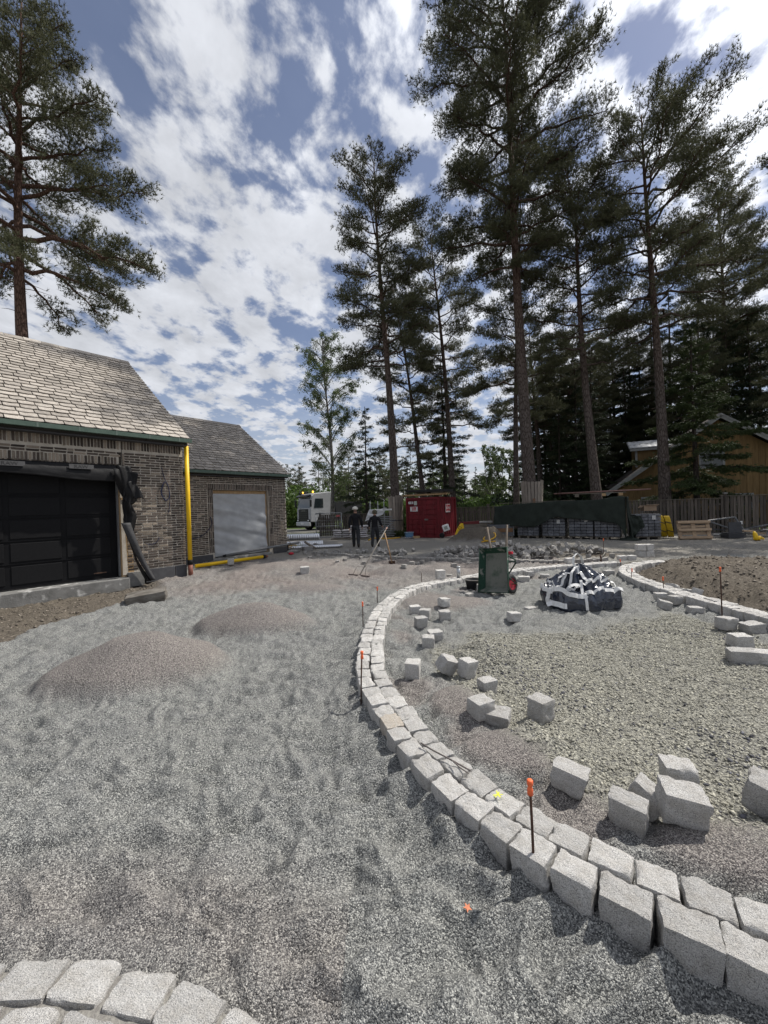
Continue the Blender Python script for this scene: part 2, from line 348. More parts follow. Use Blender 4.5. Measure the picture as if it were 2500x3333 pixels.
# house frame: wall runs along HD, faces HN
TH = R_(41); HD = Vector((math.sin(TH), math.cos(TH), 0)); HN = Vector((math.cos(TH), -math.sin(TH), 0))
H0 = Vector((-5.63, 10.83, 0))
MOUNDS = [(-2.72, 4.18, 1.05, .74, .37, 0.1), (-2.0, 5.75, 1.0, .58, .30, 0.15), (.35, 10.3, .9, .7, .16, .3), (1.45, 10.0, .8, .6, .15, .2), (-1.9, 10.6, 1.3, .8, .11, 0), (-3.2, 11.8, 1.4, .8, .12, 0), (-1.6, 8.3, .9, .5, .09, 0),
          (1.1, 4.2, .4, .5, .06, 0), (.62, 3.2, .35, .35, .08, 0), (.9, 2.55, .5, .3, .07, 0), (1.75, 1.75, .6, .28, .08, -.5), (1.0, 6.6, .9, .5, .07, 0)]
def zones(x, y):
    """height and surface kinds of the ground at (x, y)"""
    r = np.hypot(x, y); near = 1 - sstep(14, 30, r)
    ins = in_poly(x, y, ISLAND); dA = dist_poly(x, y, RING_A); dB = dist_poly(x, y, RING_B)
    wob = fbm2(x * .9 + 5, y * .9, 3)
    yard = ~ins
    h = np.zeros_like(x)
    b1 = fbm2(x * 1.1, y * 1.1, 2) * .022
    # scuffs: ridged dimples at foot size, a little stretched along the raking direction
    u = x * .97 + y * .24; v = -x * .24 + y * .97
    wx = u + .12 * noise2(u * 3, v * 3); wy = v + .12 * noise2(u * 3 + 9, v * 3)
    dim = -np.abs(noise2(wx * 2.6, wy * 5.6)) * .17 - np.abs(noise2(wx * 7.0 + 3, wy * 9.5)) * .07 + noise2(x * 13, y * 13) * .012
    h += near * (b1 + dim + .037)
    pink = np.zeros_like(x); coarse = np.zeros_like(x); soil = np.zeros_like(x); road = np.zeros_like(x); grass = np.zeros_like(x)
    for (mx, my, rx, ry, mh, sk) in MOUNDS:
        q = np.hypot((x - mx - sk * (y - my)) / rx, (y - my) / ry) + .10 * noise2(x * 1.7 + mx, y * 1.7)
        g = np.clip(1 - q, 0, 1); m = sstep(0, 1, g * .5 + .0) ; top = mh * np.minimum(np.sqrt(g * g + .0) * 1.25, 1 - .55 * np.exp(-g * 3.2)) * sstep(0, .25, g)
        h += top * (1 if mh > .1 else .9); h -= near * dim * .92 * sstep(0, .3, g)
        pink = np.maximum(pink, .8 * sstep(0, .3, g))
    # banked gravel inside the kerb, shallow trough outside it
    h += np.where(ins, .055 * np.exp(-(dA / .45) ** 2) + .02 + .03 * np.exp(-(dB / .3) ** 2), +.065 * np.exp(-((dA - .16) / .17) ** 2))
    pink = np.maximum(pink, np.where(ins, .75 * np.exp(-((dA - .35) / .35) ** 2) * sstep(-.1, .25, noise2(x * 1.6, y * 1.6 + 3)) , 0))
    coarse = np.where(ins, sstep(.42, .85, dA + wob * .35) * sstep(.35, .8, dB + wob * .3) * (1 - sstep(4.5, 5.5, y + wob * .9 - .25 * (x - 2))), 0)
    h -= coarse * near * dim * .75; h -= coarse * .02
    # brown unlevelled bed behind
    brown = yard * sstep(7.9, 9.3, y + wob * 1.2 - .1 * x) * (1 - sstep(13.2, 14.4, y + wob)) * (x < 6.3) * sstep(-6, -4.6, x - (y - 10) * .2 + 1)
    pink = np.maximum(pink, brown * (.55 + .45 * sstep(-.3, .3, noise2(x * .7, y * .7)))); h += brown * fbm2(x * 1.3 + 4, y * 1.6, 3) * .06
    # excavated soil right of the second kerb
    sx = x - np.interp(y, [2, 4.9, 6.8, 7.9, 8.6, 9.06, 9.42, 9.8], [4.85, 4.93, 4.93, 5.12, 5.4, 5.75, 6.2, 7.3])
    sr = (sx > 0) & (y < 10.6 + wob)
    soil = np.where(sr, 1, 0) * (1 - sstep(10.2, 11, y + wob * .6))
    h += np.where(sr, .28 * sstep(.15, 1.1, sx) * (1 - .5 * sstep(1.5, 4, sx)) * (1 - sstep(9.2, 10.4, y)) + .05 * fbm2(x * 2.2, y * 2.2, 3) * sstep(.1, .4, sx) , 0)
    pit = np.exp(-((x - 7.4) / .9) ** 2 - ((y - 10.6) / .45) ** 2); h -= .16 * pit; soil = np.maximum(soil, sstep(.2, .6, pit))
    pit2 = np.exp(-((x - 6.6) / .8) ** 2 - ((y - 12.0) / .4) ** 2); h += .1 * pit2; soil = np.maximum(soil, sstep(.2, .6, pit2))
    # packed dirt road behind
    road = sstep(13.6, 14.6, y + wob * .8 + .12 * (x - 3) * 0) ; road = np.maximum(road, np.where((x > 5.2), sstep(10.8, 11.6, y + wob * .6), 0)); road = np.maximum(road, np.where(sr, sstep(1.8, 3.2, sx + wob) * .8, 0))
    road *= (1 - soil * .6)
    h *= 1 - .75 * sstep(13.5, 15, y)
    # trench along the garage slab
    s = (x - H0.x) * HD.x + (y - H0.y) * HD.y; nn = (x - H0.x) * HN.x + (y - H0.y) * HN.y
    tr = sstep(1.45, 1.15, nn + wob * .25 + .78 * (s + 1.0)) * sstep(-.75, -1.15, s + wob * .3) * (nn > -1) * (s > -9)
    h = h * (1 - tr * .5) - tr * (.10 + .05 * fbm2(x * 2.5, y * 2.5, 3)) ; soil = np.maximum(soil, tr)
    h += .09 * np.exp(-((nn - 1.35 + .12 * -(s + 1)) / .28) ** 2) * sstep(-.6, -1.3, s) * (1 - tr) * 0
    # soil heap by the container
    q = np.hypot((x - 4.55) / 1.55, (y - 18.6) / .9) + .18 * fbm2(x * 1.5, y * 1.5, 3); g = np.clip(1 - q, 0, 1); h += .85 * np.minimum(g * 1.3, .72) * (1 + .25 * fbm2(x * 2, y * 2, 3)); soil = np.maximum(soil, sstep(0, .12, g)); road *= 1 - sstep(0, .12, g)
    # paved disc in the near corner stands clear of gravel
    dc = np.hypot(x + 1.35, y + .7); dk_ = sstep(2.02, 2.13, dc); h = np.where(dc < 2.13, np.minimum(h, .01) * dk_ - .06 * (1 - dk_), h + .03 * np.exp(-((dc - 2.4) / .14) ** 2)); bl = sstep(2.13, 2.38, dc); h = np.where(dc < 2.38, np.minimum(h, .012) * (1 - bl) + h * bl, h); pink = np.maximum(pink, np.where(dc > 2.1, .5 * np.exp(-((dc - 2.35) / .28) ** 2) * (x < -.2), 0))
    fy = np.interp(x, [-30, -5.5, 1.5, 5, 9.5, 20, 60], [25, 25, 24.6, 24, 20.5, 17.5, 8])
    grass = sstep(.3, 1.2, y - fy + .6 * fbm2(x, y, 2)) * (1 - np.where((x < -5.2), sstep(.0, 1, 1 - np.abs(y - 32 - .05 * x) / 4.5), 0))
    h = h + np.where(y > 60, .0, 0)
    return h, np.clip(pink, 0, 1), np.clip(coarse, 0, 1), np.clip(soil, 0, 1), np.clip(road, 0, 1), np.clip(grass, 0, 1)
def gz(x, y):
    return float(zones(np.array([float(x)]), np.array([float(y)]))[0][0])
def on(px, py):
    p = at(px, py); p = at(px, py, gz(p.x, p.y)); p.z = gz(p.x, p.y); return p

def gravel_material():
    m = bpy.data.materials.new('gravel'); m.use_nodes = True; MT['gravel'] = m
    nt = m.node_tree; N = nt.nodes; L = nt.links; bs = N['Principled BSDF']; bs.inputs['Roughness'].default_value = .92; bs.inputs['Specular IOR Level'].default_value = .15
    tc = N.new('ShaderNodeTexCoord'); vec = tc.outputs['Object']
    def attr(n): a = N.new('ShaderNodeAttribute'); a.attribute_name = n; return a.outputs['Fac']
    def vor(s, rnd_=1.0, feat='F1'):
        v = N.new('ShaderNodeTexVoronoi'); v.inputs['Scale'].default_value = s; v.inputs['Randomness'].default_value = rnd_; v.feature = feat; L.new(vec, v.inputs['Vector']); return v
    def nz(s, d=4, r=.6):
        n = N.new('ShaderNodeTexNoise'); n.inputs['Scale'].default_value = s; n.inputs['Detail'].default_value = d; n.inputs['Roughness'].default_value = r; L.new(vec, n.inputs['Vector']); return n.outputs['Fac']
    def ramp(src, stops):
        r = N.new('ShaderNodeValToRGB'); e = r.color_ramp.elements
        e[0].position, e[0].color = stops[0][0], (*stops[0][1], 1); e[1].position, e[1].color = stops[-1][0], (*stops[-1][1], 1)
        for p, c in stops[1:-1]: k = e.new(p); k.color = (*c, 1)
        L.new(src, r.inputs[0]); return r.outputs[0]
    def mix(f, a, b, bt='MIX'):
        x = N.new('ShaderNodeMix'); x.data_type = 'RGBA'; x.blend_type = bt
        if isinstance(f, float): x.inputs[0].default_value = f
        else: L.new(f, x.inputs[0])
        for i, q in ((6, a), (7, b)):
            if isinstance(q, tuple): x.inputs[i].default_value = (*q, 1)
            else: L.new(q, x.inputs[i])
        return x.outputs[2]
    g = vor(230); g2 = vor(95); gs = N.new('ShaderNodeSeparateColor'); L.new(g.outputs['Color'], gs.inputs[0])
    grain = gs.outputs[0]
    fine = ramp(grain, [(0, (.05, .052, .054)), (.4, (.155, .158, .156)), (.72, (.30, .303, .291)), (1, (.52, .52, .49))])
    pinkc = ramp(grain, [(0, (.045, .038, .038)), (.4, (.165, .145, .138)), (.72, (.30, .265, .245)), (1, (.48, .435, .395))])
    gs2 = N.new('ShaderNodeSeparateColor'); L.new(g2.outputs['Color'], gs2.inputs[0])
    coarse = ramp(gs2.outputs[0], [(0, (.07, .07, .075)), (.35, (.22, .215, .19)), (.8, (.36, .35, .30)), (1, (.48, .47, .40))])
    soilc = ramp(nz(30, 8, .75), [(.25, (.038, .031, .026)), (.5, (.125, .107, .087)), (.7, (.25, .222, .182)), (.85, (.38, .345, .30))])
    roadc = ramp(nz(22, 8, .75), [(.28, (.14, .13, .113)), (.52, (.27, .253, .225)), (.72, (.42, .40, .36))])
    grassc = ramp(nz(6, 6), [(.3, (.035, .055, .018)), (.7, (.085, .115, .04))])
    big = nz(.9, 4); tone = ramp(big, [(.3, (.93, .93, .94)), (.7, (1.0, 1.0, .98))])
    c = mix(attr('pink'), fine, pinkc); c = mix(attr('coarse'), c, coarse); c = mix(attr('road'), c, roadc); c = mix(attr('soil'), c, soilc); c = mix(attr('grass'), c, grassc)
    c = mix(1.0, c, tone, 'MULTIPLY')
    L.new(c, bs.inputs['Base Color'])
    # relief
    sm = N.new('ShaderNodeMath'); sm.operation = 'MULTIPLY_ADD'; L.new(g.outputs['Distance'], sm.inputs[0]); sm.inputs[1].default_value = -.9
    n2 = nz(45, 4); L.new(n2, sm.inputs[2])
    s3 = N.new('ShaderNodeMath'); s3.operation = 'MULTIPLY_ADD'; L.new(g2.outputs['Distance'], s3.inputs[0]); s3.inputs[1].default_value = -1.2; L.new(sm.outputs[0], s3.inputs[2])
    bp = N.new('ShaderNodeBump'); bp.inputs['Strength'].default_value = 1.0; bp.inputs['Distance'].default_value = .006; L.new(s3.outputs[0], bp.inputs['Height']); L.new(bp.outputs[0], bs.inputs['Normal'])
    return m
GRAVEL = gravel_material()

def build_ground():
    # polar sheet round the viewpoint: fine near, reaching the horizon
    fr = np.linspace(-R_(56), R_(56), 560); bk = np.linspace(R_(56), 2 * math.pi - R_(56), 60)[1:-1]
    ang = np.concatenate([fr, bk]); rad = [.01, .06, .12, .18, 0.25]
    while rad[-1] < 30: rad.append(rad[-1] * 1.0095 + .0006)
    while rad[-1] < 1500: rad.append(rad[-1] * 1.09)
    rad = np.array(rad); na, nr = len(ang), len(rad)
    A, Rr = np.meshgrid(ang, rad, indexing='ij'); x = (Rr * np.sin(A)).ravel(); y = (Rr * np.cos(A)).ravel()
    h, pk, co, so_, rd, gr = zones(x, y)
    V = np.stack([x, y, h], 1); V = np.vstack([V, [[0, 0, 0]]])
    i = np.arange(na)[:, None]; j = np.arange(nr - 1)[None, :]; i2 = (i + 1) % na
    F = np.stack([i * nr + j, i * nr + j + 1, i2 * nr + j + 1, i2 * nr + j], -1).reshape(-1, 4)
    me = npmesh('ground', V, F, GRAVEL, True)
    for nme, a in (('pink', pk), ('coarse', co), ('soil', so_), ('road', rd), ('grass', gr)):
        at_ = me.attributes.new(nme, 'FLOAT', 'POINT'); at_.data.foreach_set('value', np.append(a, 0).astype(np.float32))
    tag(link('ground', me), 'grey gravel building site ground with raked mounds and soil', None, None, 'structure')
build_ground()

def build_stones():
    """coarse crushed stone lying loose on the island, and pebbles in the soil and by the kerbs"""
    octa = np.array([[1, 0, 0], [-1, 0, 0], [0, 1, 0], [0, -1, 0], [0, 0, 1], [0, 0, -1]], float)
    of = np.array([[0, 2, 4], [2, 1, 4], [1, 3, 4], [3, 0, 4], [2, 0, 5], [1, 2, 5], [3, 1, 5], [0, 3, 5]])
    g = np.random.default_rng(11)
    def scatter(n, xr, yr, keep, smin, smax, name, m, label, cat, lift=.25):
        x = g.uniform(*xr, n); y = g.uniform(*yr, n); zz = zones(x, y); k = g.uniform(0, 1, n) < keep(x, y, zz)
        x, y, h = x[k], y[k], zz[0][k]; n = len(x)
        s = smin * (smax / smin) ** (g.uniform(0, 1, n) ** 2.2)
        sc3 = np.stack([s * g.uniform(.8, 1.5, n), s * g.uniform(.6, 1.0, n), s * g.uniform(.35, .7, n)], 1)
        V = octa[None] * (1 + g.uniform(-.35, .25, (n, 6, 1))); V = V + g.uniform(-.3, .3, (n, 6, 3)); V = V * sc3[:, None, :]
        a = g.uniform(0, 2 * np.pi, n); t = g.normal(0, .35, n); ca, sa, ct, st = np.cos(a), np.sin(a), np.cos(t), np.sin(t)
        X = V[..., 0] * ct[:, None] + V[..., 2] * st[:, None]; Z = -V[..., 0] * st[:, None] + V[..., 2] * ct[:, None]; Y = V[..., 1]
        W = np.stack([X * ca[:, None] - Y * sa[:, None] + x[:, None], X * sa[:, None] + Y * ca[:, None] + y[:, None], Z + (h + sc3[:, 2] * lift)[:, None]], -1)
        F = (of[None] + (np.arange(n) * 6)[:, None, None]).reshape(-1, 3)
        o = link(name, npmesh(name, W.reshape(-1, 3), F, m)); tag(o, label, cat, None, 'stuff'); return o
    cm = mat('crushed_stone', (.39, .375, .31), .9, (.25, .243, .21), 1.6, 4, .3, 90, rand=.5)
    scatter(95000, (.2, 4.9), (1.0, 5.6), lambda x, y, z: sstep(.3, .8, z[2]) * (y > .6), .0055, .016, 'crushed_stone', cm, 'pale grey green crushed stone covering the middle of the island', 'crushed stone')
    dm = mat('dark_stone', (.13, .13, .145), .9, (.07, .07, .08), 3, 4, .3, 90, rand=.5)
    def dk(x, y, z):
        return sstep(.4, .9, z[2]) * np.clip(sstep(.05, .35, noise2(x * 1.1 + 2, y * 1.1 + 7.3)) * .9 + .12, 0, 1)
    scatter(16000, (.4, 4.9), (1.0, 5.6), dk, .007, .019, 'dark_crushed_stone', dm, 'darker blue grey stone lying in streaks among the pale crushed stone', 'crushed stone', .5)
    sm = mat('soil_stone', (.24, .21, .172), .95, (.09, .075, .062), 4, 4, .3, 60, rand=.5)
    scatter(9000, (4.9, 11), (3, 11.5), lambda x, y, z: z[3] * .9, .010, .045, 'soil_clods', sm, 'brown soil clods and stones in the dug ground beside the curved kerb', 'soil', .3)
    scatter(9000, (-9.5, -3.8), (4, 11.5), lambda x, y, z: z[3] * .9, .010, .035, 'trench_rubble', sm, 'dark soil and small rubble in the trench along the garage slab', 'soil', .3)
    gm = mat('loose_grit', (.40, .395, .37), .9, (.11, .11, .115), 200, 2, .2, 90, rand=.6)
    scatter(50000, (-2.6, 2.6), (.9, 3.0), lambda x, y, z: (1 - z[2]) * sstep(3.0, 1.2, y) * .9, .0018, .0042, 'loose_grit', gm, 'fine grey grit scattered over the nearest gravel', 'gravel', .4)
build_stones()

# ------------------------------------------------------------------ granite setts
def sett_mesh(seed, n=4):
    g = random.Random(seed); bm = bmesh.new(); bmesh.ops.create_cube(bm, size=1.0)
    bmesh.ops.subdivide_edges(bm, edges=bm.edges[:], cuts=n, use_grid_fill=True)
    off = [Vector((g.uniform(-.038, .038), g.uniform(-.038, .038), g.uniform(-.025, .025))) for _ in range(8)]
    ph = [g.uniform(0, 50) for _ in range(6)]
    for v in bm.verts:
        c = v.co.copy(); w = Vector((0, 0, 0))
        for i in range(8):
            q = ((1 if i & 1 else -1), (1 if i & 2 else -1), (1 if i & 4 else -1))
            w += off[i] * ((.5 + q[0] * c.x) * (.5 + q[1] * c.y) * (.5 + q[2] * c.z))
        m = sorted((abs(c.x), abs(c.y), abs(c.z)), reverse=True); edge = max(0, (m[1] - .34) / .16); ch = .6 + .9 * max(0, float(noise2(c.x * 5 + ph[4], c.y * 5 + c.z * 4 + ph[5])) + .25)
        rr = 1 - .055 * ch * edge ** 2 - .03 * max(0, (m[2] - .34) / .16) ** 2
        nx = float(noise2(c.x * 3.2 + ph[0], c.y * 3.2 + c.z * 2.7 + ph[1])); ny = float(noise2(c.y * 3 + ph[2], c.z * 3 + c.x * 2 + ph[3]))
        taper = 1 - .12 * (.5 - c.z) * .6
        v.co = Vector((c.x * taper, c.y * taper, c.z)) * rr + w + c.normalized() * (nx * .07 + ny * .05 + g.uniform(-.018, .018))
    me = bpy.data.meshes.new('sett'); bm.to_mesh(me); bm.free()
    me.polygons.foreach_set('use_smooth', [True] * len(me.polygons)); me.set_sharp_from_angle(angle=R_(50))
    me.materials.append(GRANITE); return me
SETTS = [sett_mesh(i, 6) for i in range(14)]
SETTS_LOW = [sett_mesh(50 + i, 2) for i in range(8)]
for _m in SETTS_LOW: _m.materials[0] = GRANITE_SHADED
SETT_WARM = sett_mesh(99); SETT_WARM.materials[0] = GRANITE_WARM

def kerb(name, P, label, rows, ztop, length, width, height, low=False, warm=(), gapz=.006):
    P = catmull(P, 0); cum = [0]
    for a, b in zip(P[:-1], P[1:]): cum.append(cum[-1] + (b - a).length)
    T = cum[-1]
    def ev(s):
        s = min(max(s, 0), T); lo, hi = 0, len(cum) - 1
        while hi - lo > 1:
            m_ = (lo + hi) // 2
            if cum[m_] <= s: lo = m_
            else: hi = m_
        f = (s - cum[lo]) / max(1e-6, cum[hi] - cum[lo]); return P[lo].lerp(P[hi], f), (P[hi] - P[lo]).normalized()
    root = empty(name, (0, 0, 0), 0, label, 'kerb'); n = 0
    for r in rows:
        s = rnd.uniform(0, .1)
        while s < T:
            l = length * rnd.uniform(.9, 1.12); c, t = ev(s + l / 2); nr = Vector((t.y, -t.x, 0))
            p = c + nr * (r * width + rnd.uniform(-.006, .006)); hz = height * rnd.uniform(.94, 1.05)
            zt = ztop + rnd.uniform(-gapz, gapz)
            me = (SETTS_LOW if low else SETTS)[rnd.randrange(len(SETTS_LOW) if low else len(SETTS))]
            if n in warm: me = SETT_WARM
            # inner rows on a bend are longer or shorter than the line itself
            c2, t2 = ev(s + l); c1, t1 = ev(s); k = (c2 + Vector((t2.y, -t2.x, 0)) * r * width - c1 - Vector((t1.y, -t1.x, 0)) * r * width).length / l
            o = link('sett', me, root, (p.x, p.y, zt - hz / 2), (rnd.uniform(-.03, .03), rnd.uniform(-.03, .03), math.atan2(t.y, t.x) + rnd.uniform(-.035, .035) + (math.pi if rnd.random() < .5 else 0)), (max(.06, l * k - .007) * 1.0, (width - .004) * rnd.uniform(.96, 1.03), hz))
            s += l; n += 1
    return root
kerb('granite_kerb', RING_A, 'long curved kerb of two granite sett rows round the gravel island', (-.5, .5), .16, .172, .142, .22, warm=(27,))
kerb('granite_kerb', RING_B, 'curved kerb of granite setts beside the dug brown soil', (-.5, .5), .16, .20, .15, .22)
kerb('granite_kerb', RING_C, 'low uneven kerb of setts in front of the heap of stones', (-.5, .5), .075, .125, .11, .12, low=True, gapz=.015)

def paint_mark():
    p = at(1620, 2588, .178); m = MB(); g = random.Random(3)
    for k in range(7):
        a = g.uniform(0, 6.28); l = g.uniform(.012, .03); c = Vector((math.cos(a) * l * .5, math.sin(a) * l * .5, .0004 * k)); m.box(c, (l, g.uniform(.004, .008), .001), rot=(0, 0, a))
    o = m.build('paint_mark', mat('yellow_spray', (.75, .78, .06), .7)); o.location = p; tag(o, 'yellow spray paint mark on top of one kerb sett', 'paint mark')
paint_mark()
def paved_disc():
    root = empty('paved_disc', (-1.35, -.7, 0), 0, 'round paving of worn granite setts with mortar joints in gravel', 'paving')
    rr = 2.155; mm = mat('joint_mortar', (.27, .26, .235), .95, (.17, .16, .15), 60, 4, .5, 120)
    MB().lathe([(0.01, -.2), (rr - .03, -.2), (rr - .03, .012), (.01, .014)], n=96).build('mortar_bed', mm, root)
    row = 0
    while rr > .9:
        w = .14 if row == 0 else .14; rc = rr - w / 2; a0 = row * .05; n = int(2 * math.pi * rc / (.215 if row == 0 else .2)); 
        for k in range(n):
            a = a0 + 2 * math.pi * k / n; l = 2 * math.pi * rc / n
            if math.sin(a) < -.25: continue
            link('sett', SETTS[rnd.randrange(14)], root, (rc * math.cos(a), rc * math.sin(a), .03 - .07 + rnd.uniform(-.004, .004)), (rnd.uniform(-.02, .02), rnd.uniform(-.02, .02), a + math.pi / 2 + rnd.uniform(-.05, .05)), (l - .014, w - .012, .14))
        rr -= w + .006; row += 1
paved_disc()

def loose(px, py, size, rz, label=None, group='loose granite setts on the gravel', tilt=(0, 0), z=None, me=None, sink=.015):
    p = on(px, py)
    if z is not None: p = at(px, py, z); p.z = z
    rz_ = R_(rz); m = Euler((tilt[0], tilt[1], rz_)).to_matrix()
    ext = sum(abs(m[2][i]) * size[i] / 2 for i in range(3))
    # the pixel marks the near foot of the stone: step back half its depth
    back = Vector((p.x, p.y, 0)).normalized() * (.35 * min(size[0], size[1])) if z is None else Vector()
    if z is None: p.z = gz(p.x + back.x, p.y + back.y)
    o = link('granite_sett', me or SETTS[rnd.randrange(14)], None, (p.x + back.x, p.y + back.y, p.z + ext - (sink if z is None else .0)), (tilt[0], tilt[1], rz_), size)
    tag(o, label or 'single grey granite sett lying loose on the gravel', 'stone', group); return o
SZ = (.19, .15, .16)
def build_loose():
    big = (.205, .16, .18)
    I = [ # px, py, size, rz, tilt, label
        (1350, 1993, SZ, 10, (0, 0)), (1384, 2012, SZ, -20, (0, 0)), (1370, 2041, SZ, 15, (0, 0)), (1448, 2032, SZ, 5, (0, 0)), (1417, 2076, (.2, .16, .13), 12, (0, 0)),
        (1394, 2115, (.17, .15, .19), -4, (0, 0)), (1345, 2202, (.16, .15, .19), -12, (0, 0)), (1456, 2202, (.2, .16, .17), 30, (.3, .45)), (1522, 2209, (.16, .15, .19), 35, (.1, .15)),
        (1587, 2266, (.15, .14, .14), 20, (0, 0)), (1568, 2325, (.19, .17, .15), 25, (0, 0)), (1621, 2364, (.21, .16, .12), -28, (.1, 0)), (1762, 2351, (.17, .16, .20), 32, (0, 0)),
        (1446, 1965, (.19, .16, .15), 28, (0, .1)), (1672, 2019, (.2, .15, .15), 12, (0, .1)), (1727, 1988, (.19, .16, .13), 22, (0, 0)), (1528, 1947, (.15, .12, .11), 35, (0, 0)),
        (2151, 1962, (.2, .15, .14), -10, (0, 0)), (2164, 1988, (.2, .15, .14), -14, (.1, .25)), (2199, 1977, (.2, .15, .15), 12, (0, 0)), (2264, 1994, (.22, .15, .15), -12, (0, .05)),
        (2363, 2050, (.26, .18, .17), 22, (0, .1)), (2449, 2065, (.25, .17, .15), 2, (0, -.08)), (2411, 2107, (.22, .17, .17), -6, (0, 0)), (2415, 2155, (.27, .17, .16), -20, (0, 0)), (2490, 2160, (.25, .17, .14), -22, (0, 0)),
        (1706, 1900, (.27, .18, .13), -18, (0, 0)), (1725, 1882, (.21, .15, .13), 15, (0, 0)), (1773, 1879, (.22, .15, .12), -15, (0, 0)), (1826, 1890, (.2, .15, .1), 4, (0, 0)), (1981, 1877, (.24, .16, .13), 8, (0, 0)), (1967, 1895, (.2, .16, .12), -10, (0, 0)), (1566, 1921, (.16, .15, .2), 5, (0, 0)), (1885, 1860, (.2, .16, .1), 8, (0, 0))]
    LB = ('grey granite sett in the scatter along the inner bend of the kerb', 'grey granite sett among the few in the crushed stone beside the kerb mound', 'grey granite sett between the wheelbarrow and the bulk bag', 'grey granite sett lying at the foot of the soil side kerb', 'grey granite sett in the shade behind the bulk bag')
    for k, (px, py, s, rz, t) in enumerate(I):
        q = 0 if k < 7 or k == 13 else 1 if k < 13 else 2 if k < 17 else 3 if k < 26 else 4
        loose(px, py, tuple(.9 * v for v in s), rz, LB[q], ('setts along the inner bend', 'setts beside the kerb mound', 'setts between barrow and bag', 'setts at the foot of the soil side kerb', 'setts behind the bag')[q], tilt=t)
    # the big near ones stand apart by how they lie
    N_ = [(1855, 2588, (.215, .15, .155), -35, (0, .18), 'granite sett lying tilted alone by the kerb bar inside the island'),
          (2045, 2702, (.20, .12, .19), -42, (.12, .05), 'slab-sided granite sett leaning on another in the cluster of four'),
          (2106, 2665, (.19, .13, .17), -50, (0, .5), 'granite sett tipped between its neighbours in the cluster of four'),
          (2222, 2708, (.23, .15, .20), -18, (.12, .1), 'granite sett tilted on edge at the foot of the upright one'),
          (2210, 2600, (.19, .17, .23), -18, (0, 0), 'tall upright granite sett with a crack across its top'),
          (2520, 2700, (.26, .18, .20), -50, (.1, .2), 'large granite sett lying apart at the edge of the crushed stone')]
    for (px, py, s, rz, t, lb) in N_: loose(px, py, tuple(.85 * q for q in s), rz, lb, 'loose granite setts on the gravel', t)
    for (px, py, rz, t) in ((2188, 1893, 20, (0, .3)), (2232, 1922, 10, (0, .2)), (2266, 1916, 60, (.3, .5))):
        loose(px, py, (.2, .15, .15), rz, 'grey granite sett half sunk in the dug brown soil', 'setts in the soil', t)
    for (px, py, rz, s) in ((1434, 1890, 8, (.19, .16, .19)), (1853, 1840, 10, (.2, .16, .14)), (2026, 1830, 4, (.24, .16, .12)), (2054, 1830, 8, (.22, .16, .13))):
        loose(px, py - 6, s, rz, 'granite sett set down on top of the kerb', 'setts put down on the kerb', z=.165)
    b = at(2098, 1832, .0)
    for (dx, dz, rz) in ((-.11, .16, 6), (.13, .16, -10), (-.1, .335, -4), (.12, .335, 12)):
        o = link('granite_sett', SETTS[rnd.randrange(14)], None, (b.x + dx, b.y + .0, dz + .085), (0, 0, R_(rz)), (.22, .17, .17)); tag(o, 'granite sett stacked two high on the end of the soil side kerb', 'stone', 'stacked setts')
    far = [(25, 258), (95, 248), (150, 243), (255, 288), (320, 272), (385, 265), (455, 255), (480, 302), (575, 287), (820, 345), (885, 330), (930, 315), (970, 300), (1012, 292), (1062, 278), (1200, 275), (1200, 358), (1240, 345), (1325, 310), (1372, 297), (1405, 285), (1425, 275), (1105, 260), (505, 250), (740, 262), (660, 270)]
    for (x, y) in far: loose(1000 + x * .3858, 1720 + y * .3858, (.135, .115, .10), rnd.uniform(-40, 40), 'small grey sett set out in rows on the brown gravel bed', 'setts laid out on the brown gravel bed', me=SETTS_LOW[rnd.randrange(8)], sink=.012)
    loose(992, 1858, (.24, .2, .19), 15, 'big dusty sett alone on the gravel before the silver ducts', 'loose granite setts on the gravel')
    # the tipped heap behind the low kerb
    g = random.Random(21); spots = []
    for k in range(300):
        t = g.random(); 
        if k < 26: x, y, hh = 0.2 + g.gauss(0, .35), 13.75 + g.gauss(0, .25), .16
        elif k < 50: x, y, hh = -1.6 + g.gauss(0, .9), 15.0 + g.gauss(0, .3) - .1, .05
        else:
            x = 1.6 + t * 5.2; yc = np.interp(x, [1.6, 3.1, 3.84, 4.83, 6.8], [12.95, 12.75, 12.4, 12.0, 12.1]); w = g.gauss(0, .30); y = yc + w; hh = (.46 * math.exp(-(w / .38) ** 2)) * (0.55 + .45 * math.sin(t * 9 + 1) ** 2) * min(1, t * 6 + .2, (1 - t) * 6 + .25)
        z = gz(x, y) + .05 + hh * g.random() ** .5
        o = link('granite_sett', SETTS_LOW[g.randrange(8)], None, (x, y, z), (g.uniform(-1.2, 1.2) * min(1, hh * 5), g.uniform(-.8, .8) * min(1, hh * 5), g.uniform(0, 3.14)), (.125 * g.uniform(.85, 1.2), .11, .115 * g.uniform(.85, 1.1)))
        tag(o, 'grey granite sett in the tipped heap behind the low kerb', 'stone', 'heap of granite setts')
build_loose()

